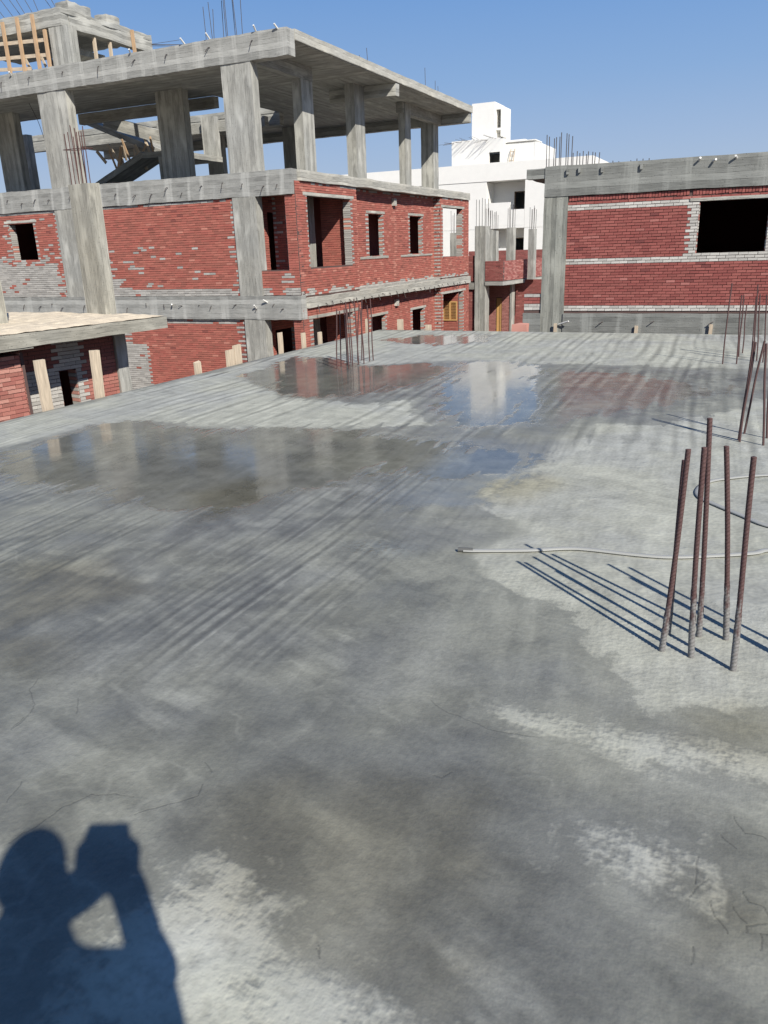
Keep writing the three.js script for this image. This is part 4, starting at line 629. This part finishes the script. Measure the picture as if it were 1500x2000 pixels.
// ---------------------------------------------------------------- reinforcement bars standing in the slab
const rustMap = (() => { const t = dataTex(64, 256, (i, j) => { const n = 1 + .5 * fbm(i / 8, j / 7, 4); return [lin2s(.088 * n), lin2s(.046 * n), lin2s(.043 * n)]; }, true); return t; })();
const barRust = new THREE.MeshStandardMaterial({ map: rustMap, roughness: .8, metalness: .1 }), barNear = new THREE.MeshStandardMaterial({ vertexColors: true, map: rustMap, roughness: .82, metalness: .1 });
function ribbedBar([bx, bz, tx, ty, tz], r) {
  const L = Math.hypot(tx - bx, ty + .05, tz - bz), rib = .0155, per = 5, rings = Math.ceil(L / rib * per), n = 10, pos = [], uv = [], idx = [], col = [], ph = rr(0, 9), cem = rr(.18, .32);
  for (let k = 0; k <= rings; k++) {
    const t = k / rings, y = t * L, cx = bx + (tx - bx) * t + .006 * Math.sin(t * 3 + ph), cy = -.05 + (ty + .05) * t, cz = bz + (tz - bz) * t + .006 * Math.sin(t * 2.4 + ph * 2);
    for (let i = 0; i <= n; i++) {
      const a = i / n * 6.2832, w = Math.sin(6.2832 * (y / rib) + 2 * a), side = Math.abs(Math.cos(a)) > .93 ? .9 : 0, q = r * (.94 + .28 * Math.max(sst(.1, .8, w), side)), crust = sst(cem + .1, cem - .1, t + .30 * fbm(y * 22 + ph, a * 1.2, 3));
      pos.push(cx + q * Math.cos(a) * (1 + .25 * crust), cy, cz + q * Math.sin(a) * (1 + .25 * crust)); uv.push(i / n, y * 3); const c = [1 + crust * 1.1, 1 + crust * 2.9, 1 + crust * 3.0]; col.push(...c);
    }
  }
  for (let k = 0; k < rings; k++) for (let i = 0; i < n; i++) { const a = k * (n + 1) + i, b = a + n + 1; idx.push(a, b, a + 1, b, b + 1, a + 1); }
  const c0 = pos.length / 3, base = rings * (n + 1); pos.push(tx, ty + .001, tz); uv.push(.5, .5); col.push(1, 1, 1); for (let i = 0; i < n; i++) idx.push(c0, base + i + 1, base + i);
  const g = new THREE.BufferGeometry(); g.setAttribute('position', new THREE.Float32BufferAttribute(pos, 3)); g.setAttribute('uv', new THREE.Float32BufferAttribute(uv, 2)); g.setAttribute('color', new THREE.Float32BufferAttribute(col, 3)); g.setIndex(idx); g.computeVertexNormals(); return g;
}
for (const b of BARS_NEAR) tag(top('rebar', ribbedBar(b, .0082), barNear), 'rusty ribbed steel bar in the clump standing next to the white hose', 'rebar', 'bars in the clump by the hose');
const bent = ([bx, bz, tx, ty, tz], r) => polyTube([[bx, -.05, bz], [bx + (tx - bx) * .3 + rr(-.008, .008), ty * .3, bz + (tz - bz) * .3], [bx + (tx - bx) * .65 + rr(-.008, .008), ty * .65, bz + (tz - bz) * .65], [tx, ty, tz]], r, 7);
for (const b of BARS_MID) tag(top('rebar', bent(b, .0088), barRust), 'dark steel bar in the leaning clump between the hose and the striped brick wall', 'rebar', 'bars in the leaning clump');
for (const b of BARS_FAR) tag(top('rebar', bent(b, .0085), barRust), 'thin rusty bar in the far clump before the striped brick wall', 'rebar', 'bars before the striped wall');
for (const b of BARS_LEFT) tag(top('rebar', bent(b, .0085), barRust), 'thin rusty bar in the clump by the puddle before the house side', 'rebar', 'bars by the far puddle');

// ---------------------------------------------------------------- hose
{
  const loop = [...HOSE1.map(p => [p[0], p[1]]), [.40, -4.30], [.62, -4.33], [.72, -4.42], [.62, -4.51], [.42, -4.53], ...HOSE2, [.7, -5.9], [1.6, -5.9], [3.2, -6.3]];
  const c = new THREE.CatmullRomCurve3(loop.map(p => new THREE.Vector3(p[0], .013, p[1])), false, 'catmullrom', .5), N = 420, K = 10, pos = [], idx = [], uv = [], f = c.getSpacedPoints(N);
  for (let i = 0; i <= N; i++) {
    const a = f[Math.max(0, i - 1)], b = f[Math.min(N, i + 1)], t = b.clone().sub(a).normalize(), s = new THREE.Vector3(-t.z, 0, t.x);
    for (let k = 0; k <= K; k++) { const q = k / K * 6.2832, w = .018, h = .008; pos.push(f[i].x + s.x * w * Math.cos(q), .009 + h * Math.sin(q), f[i].z + s.z * w * Math.cos(q)); uv.push(k / K, i / 10); }
  }
  for (let i = 0; i < N; i++) for (let k = 0; k < K; k++) { const a = i * (K + 1) + k, b = a + K + 1; idx.push(a, a + 1, b, b, a + 1, b + 1); }
  const g = new THREE.BufferGeometry(); g.setAttribute('position', new THREE.Float32BufferAttribute(pos, 3)); g.setAttribute('uv', new THREE.Float32BufferAttribute(uv, 2)); g.setIndex(idx); g.computeVertexNormals();
  const hose = thing('garden_hose', [f[0].x, 0, f[0].z], 0, [f[0].x, 0, f[0].z]); tag(hose, 'milky white water hose lying curved on the wet slab', 'hose');
  part('tube', g, new THREE.MeshPhysicalMaterial({ color: rgb(.33, .33, .305), roughness: .34, side: THREE.DoubleSide }), hose);
  const t = f[3].clone().sub(f[0]).normalize(); part('mouth', bar([f[0].x - t.x * .03, .0125, f[0].z - t.z * .03], [f[0].x + t.x * .05, .0125, f[0].z + t.z * .05], .0128, 10), new THREE.MeshStandardMaterial({ color: rgb(.10, .10, .095), roughness: .35 }), hose);
}

// ---------------------------------------------------------------- the photographer, whose shadow falls on the slab
{
  const fw = new THREE.Vector3(-Math.sin(25.589 * R2), 0, -Math.cos(25.589 * R2)), rt = new THREE.Vector3(-fw.z, 0, fw.x);
  const W = (f, r, y) => new THREE.Vector3(fw.x * f + rt.x * r, y, fw.z * f + rt.z * r);
  const bones = [], cap = (a, b, ra, rb, skin) => bones.push([a, b, ra, rb, skin]);
  const hip = W(-.47, .02, .95), chest = W(-.45, .03, 1.30), neck = W(-.44, .0, 1.52), head = W(-.345, -.075, 1.70);
  cap(W(-.47, -.06, .98), W(-.45, -.07, 1.36), .13, .15, 1); cap(W(-.47, .10, .98), W(-.45, .12, 1.36), .13, .15, 1); cap(W(-.43, -.12, 1.46), W(-.43, .15, 1.46), .088, .088, 1); cap(W(-.44, .01, 1.44), W(-.37, -.05, 1.62), .062, .058, 0);
  for (const s of [-1, 1]) { cap(W(-.47, .02 + s * .09, .94), W(-.44, .02 + s * .12, .50), .095, .062, 2); cap(W(-.44, .02 + s * .12, .50), W(-.48, .02 + s * .13, .09), .06, .042, 2); cap(W(-.50, .02 + s * .13, .05), W(-.30, .02 + s * .16, .035), .045, .034, 3); }
  const phone = W(-.025, .005, 1.505);
  const shR = W(-.44, .20, 1.45), elR = W(-.20, .125, 1.32), wrR = W(-.082, .050, 1.44), shL = W(-.44, -.19, 1.45), elL = W(-.15, -.19, 1.40), wrL = W(-.088, -.060, 1.44);
  cap(shR, elR, .062, .048, 1); cap(elR, wrR, .046, .046, 0); cap(shL, elL, .066, .058, 1); cap(elL, wrL, .056, .052, 0);
  const hand = (w, s) => {
    const palm = W(-.05, s * .052, 1.515), H = []; H.push([w, palm, .030, .036]);
    for (let k = 0; k < 4; k++) { const a = W(-.045 - k * .003, s * (.055 - .002 * k), 1.560 - k * .018), b = W(-.018, s * (.050 - .001 * k), 1.572 - k * .018), c = W(-.016, s * (.024 + .004 * (k === 3)), 1.575 - k * .018); H.push([a, b, .0095, .0085], [b, c, .0085, .0075]); }
    H.push([palm, W(-.055, s * .038, 1.560), .013, .011], [W(-.055, s * .038, 1.560), W(-.050, s * .018, 1.575), .010, .009]); return H;
  };
  const dCap = (p, a, b, ra, rb) => { const dx = b.x - a.x, dy = b.y - a.y, dz = b.z - a.z, t = clamp(((p.x - a.x) * dx + (p.y - a.y) * dy + (p.z - a.z) * dz) / (dx * dx + dy * dy + dz * dz)); return Math.hypot(p.x - a.x - dx * t, p.y - a.y - dy * t, p.z - a.z - dz * t) - (ra + (rb - ra) * t); };
  function mesh(c, half, res, field, paint) {
    const mc = new MarchingCubes(res, new THREE.MeshBasicMaterial(), false, false, 90000); mc.isolation = 0; const p = new THREE.Vector3();
    for (let k = 0; k < res; k++) for (let j = 0; j < res; j++) for (let i = 0; i < res; i++) { p.set(c.x + (i / res * 2 - 1) * half, c.y + (j / res * 2 - 1) * half, c.z + (k / res * 2 - 1) * half); mc.field[i + j * res + k * res * res] = -field(p); }
    mc.update(); const n = mc.count, pos = new Float32Array(n * 3), nor = new Float32Array(n * 3), col = new Float32Array(n * 3);
    for (let i = 0; i < n * 3; i += 3) { p.set(c.x + mc.positionArray[i] * half, c.y + mc.positionArray[i + 1] * half, c.z + mc.positionArray[i + 2] * half); p.toArray(pos, i); nor[i] = mc.normalArray[i]; nor[i + 1] = mc.normalArray[i + 1]; nor[i + 2] = mc.normalArray[i + 2]; col.set(paint(p), i); }
    const g = new THREE.BufferGeometry(); g.setAttribute('position', new THREE.BufferAttribute(pos, 3)); g.setAttribute('normal', new THREE.BufferAttribute(nor, 3)); g.setAttribute('color', new THREE.BufferAttribute(col, 3)); return g;
  }
  const smin = (a, b, k) => { const h = clamp(.5 + .5 * (b - a) / k); return b + (a - b) * h - k * h * (1 - h); };
  const tone = [[.36, .22, .15], [.09, .12, .20], [.05, .05, .06], [.03, .025, .02]];
  const bodyAt = p => { let d = 9; for (const [a, b, ra, rb] of bones) d = smin(d, dCap(p, a, b, ra, rb), .035); return d; };
  const bodyTone = p => { let d = 9, t = 1; for (const [a, b, ra, rb, s] of bones) { const q = dCap(p, a, b, ra, rb); if (q < d) { d = q; t = s; } } return tone[t]; };
  const hf = new THREE.Vector3().copy(fw), ell = (p, c, a, b, h) => { const dx = p.x - c.x, dz = p.z - c.z, u = (dx * rt.x + dz * rt.z) / a, v = (dx * fw.x + dz * fw.z) / b, y = (p.y - c.y) / h; return (Math.sqrt(u * u + v * v + y * y) - 1) * Math.min(a, b, h); };
  const O = (f, r, y) => head.clone().addScaledVector(fw, f).addScaledVector(rt, r).add(new THREE.Vector3(0, y, 0));
  const headAt = p => { let d = ell(p, O(-.01, 0, .025), .078, .098, .098); d = smin(d, ell(p, O(.025, 0, -.05), .058, .068, .070), .03); d = smin(d, dCap(p, O(.088, 0, .015), O(.108, 0, -.018), .010, .014), .012); d = smin(d, dCap(p, O(.085, -.02, -.052), O(.085, .02, -.052), .009, .009), .008); for (const s of [-1, 1]) { d = smin(d, ell(p, O(-.005, s * .08, -.005), .012, .022, .034), .008); d = smin(d, dCap(p, O(.082, s * .018, .032), O(.076, s * .048, .034), .009, .008), .012); d = Math.max(d, -ell(p, O(.098, s * .033, .008), .014, .012, .009)); d = Math.min(d, ell(p, O(.082, s * .033, .008), .012, .012, .012)); } return smin(d, dCap(p, O(-.03, 0, -.05), O(-.06, .04, -.17), .055, .058), .03); };
  const HR = hand(wrR, 1), HL = hand(wrL, -1), handAt = H => p => { let d = 9; for (const [a, b, ra, rb] of H) d = smin(d, dCap(p, a, b, ra, rb), .005); return d; };
  const body = mergeGeometries([mesh(W(-.32, .02, .95), 1.02, 110, bodyAt, bodyTone), mesh(head, .2, 64, headAt, () => tone[0]), mesh(W(-.05, .06, 1.51), .11, 52, handAt(HR), () => tone[0]), mesh(W(-.05, -.06, 1.51), .11, 52, handAt(HL), () => tone[0])]);
  const foot = W(-.47, .02, 0), person = thing('person', foot.toArray(), 0, foot.toArray());
  tag(person, 'person standing on the slab with both hands raised, casting the dark shadow', 'person');
  part('body', body, new THREE.MeshStandardMaterial({ vertexColors: true, roughness: .85 }), person);
  const hair = mesh(head, .2, 56, p => Math.max(ell(p, O(-.016, 0, .03), .087, .108, .106), -(p.y - head.y + .015 - 1.2 * Math.max(0, (p.x - head.x) * fw.x + (p.z - head.z) * fw.z - .0) + .03)), () => [.02, .016, .013]);
  part('hair', hair, new THREE.MeshStandardMaterial({ vertexColors: true, roughness: .7 }), person);
  // the phone held up in both hands, just behind the lens
  const q = camera.quaternion, cp = camPos, P = thing('phone', phone.toArray(), 0, phone.toArray()); tag(P, 'dark phone held up in the hands of the person casting the shadow', 'phone');
  const slabG = new THREE.BoxGeometry(.076, .160, .008, 4, 4, 1); slabG.applyQuaternion(q); const off = new THREE.Vector3(.006, -.058, .022).applyQuaternion(q).add(cp); slabG.translate(off.x, off.y, off.z); part('case', slabG, new THREE.MeshStandardMaterial({ color: rgb(.03, .03, .035), roughness: .4 }), P);
  const lens = new THREE.CylinderGeometry(.007, .007, .003, 16); lens.rotateX(Math.PI / 2); const lo = new THREE.Vector3(0, 0, .0155); lens.applyQuaternion(q); lo.applyQuaternion(q).add(cp); lens.translate(lo.x, lo.y, lo.z); part('lens', lens, new THREE.MeshStandardMaterial({ color: rgb(.01, .01, .012), roughness: .1 }), P);
}

renderer.render(scene, camera);
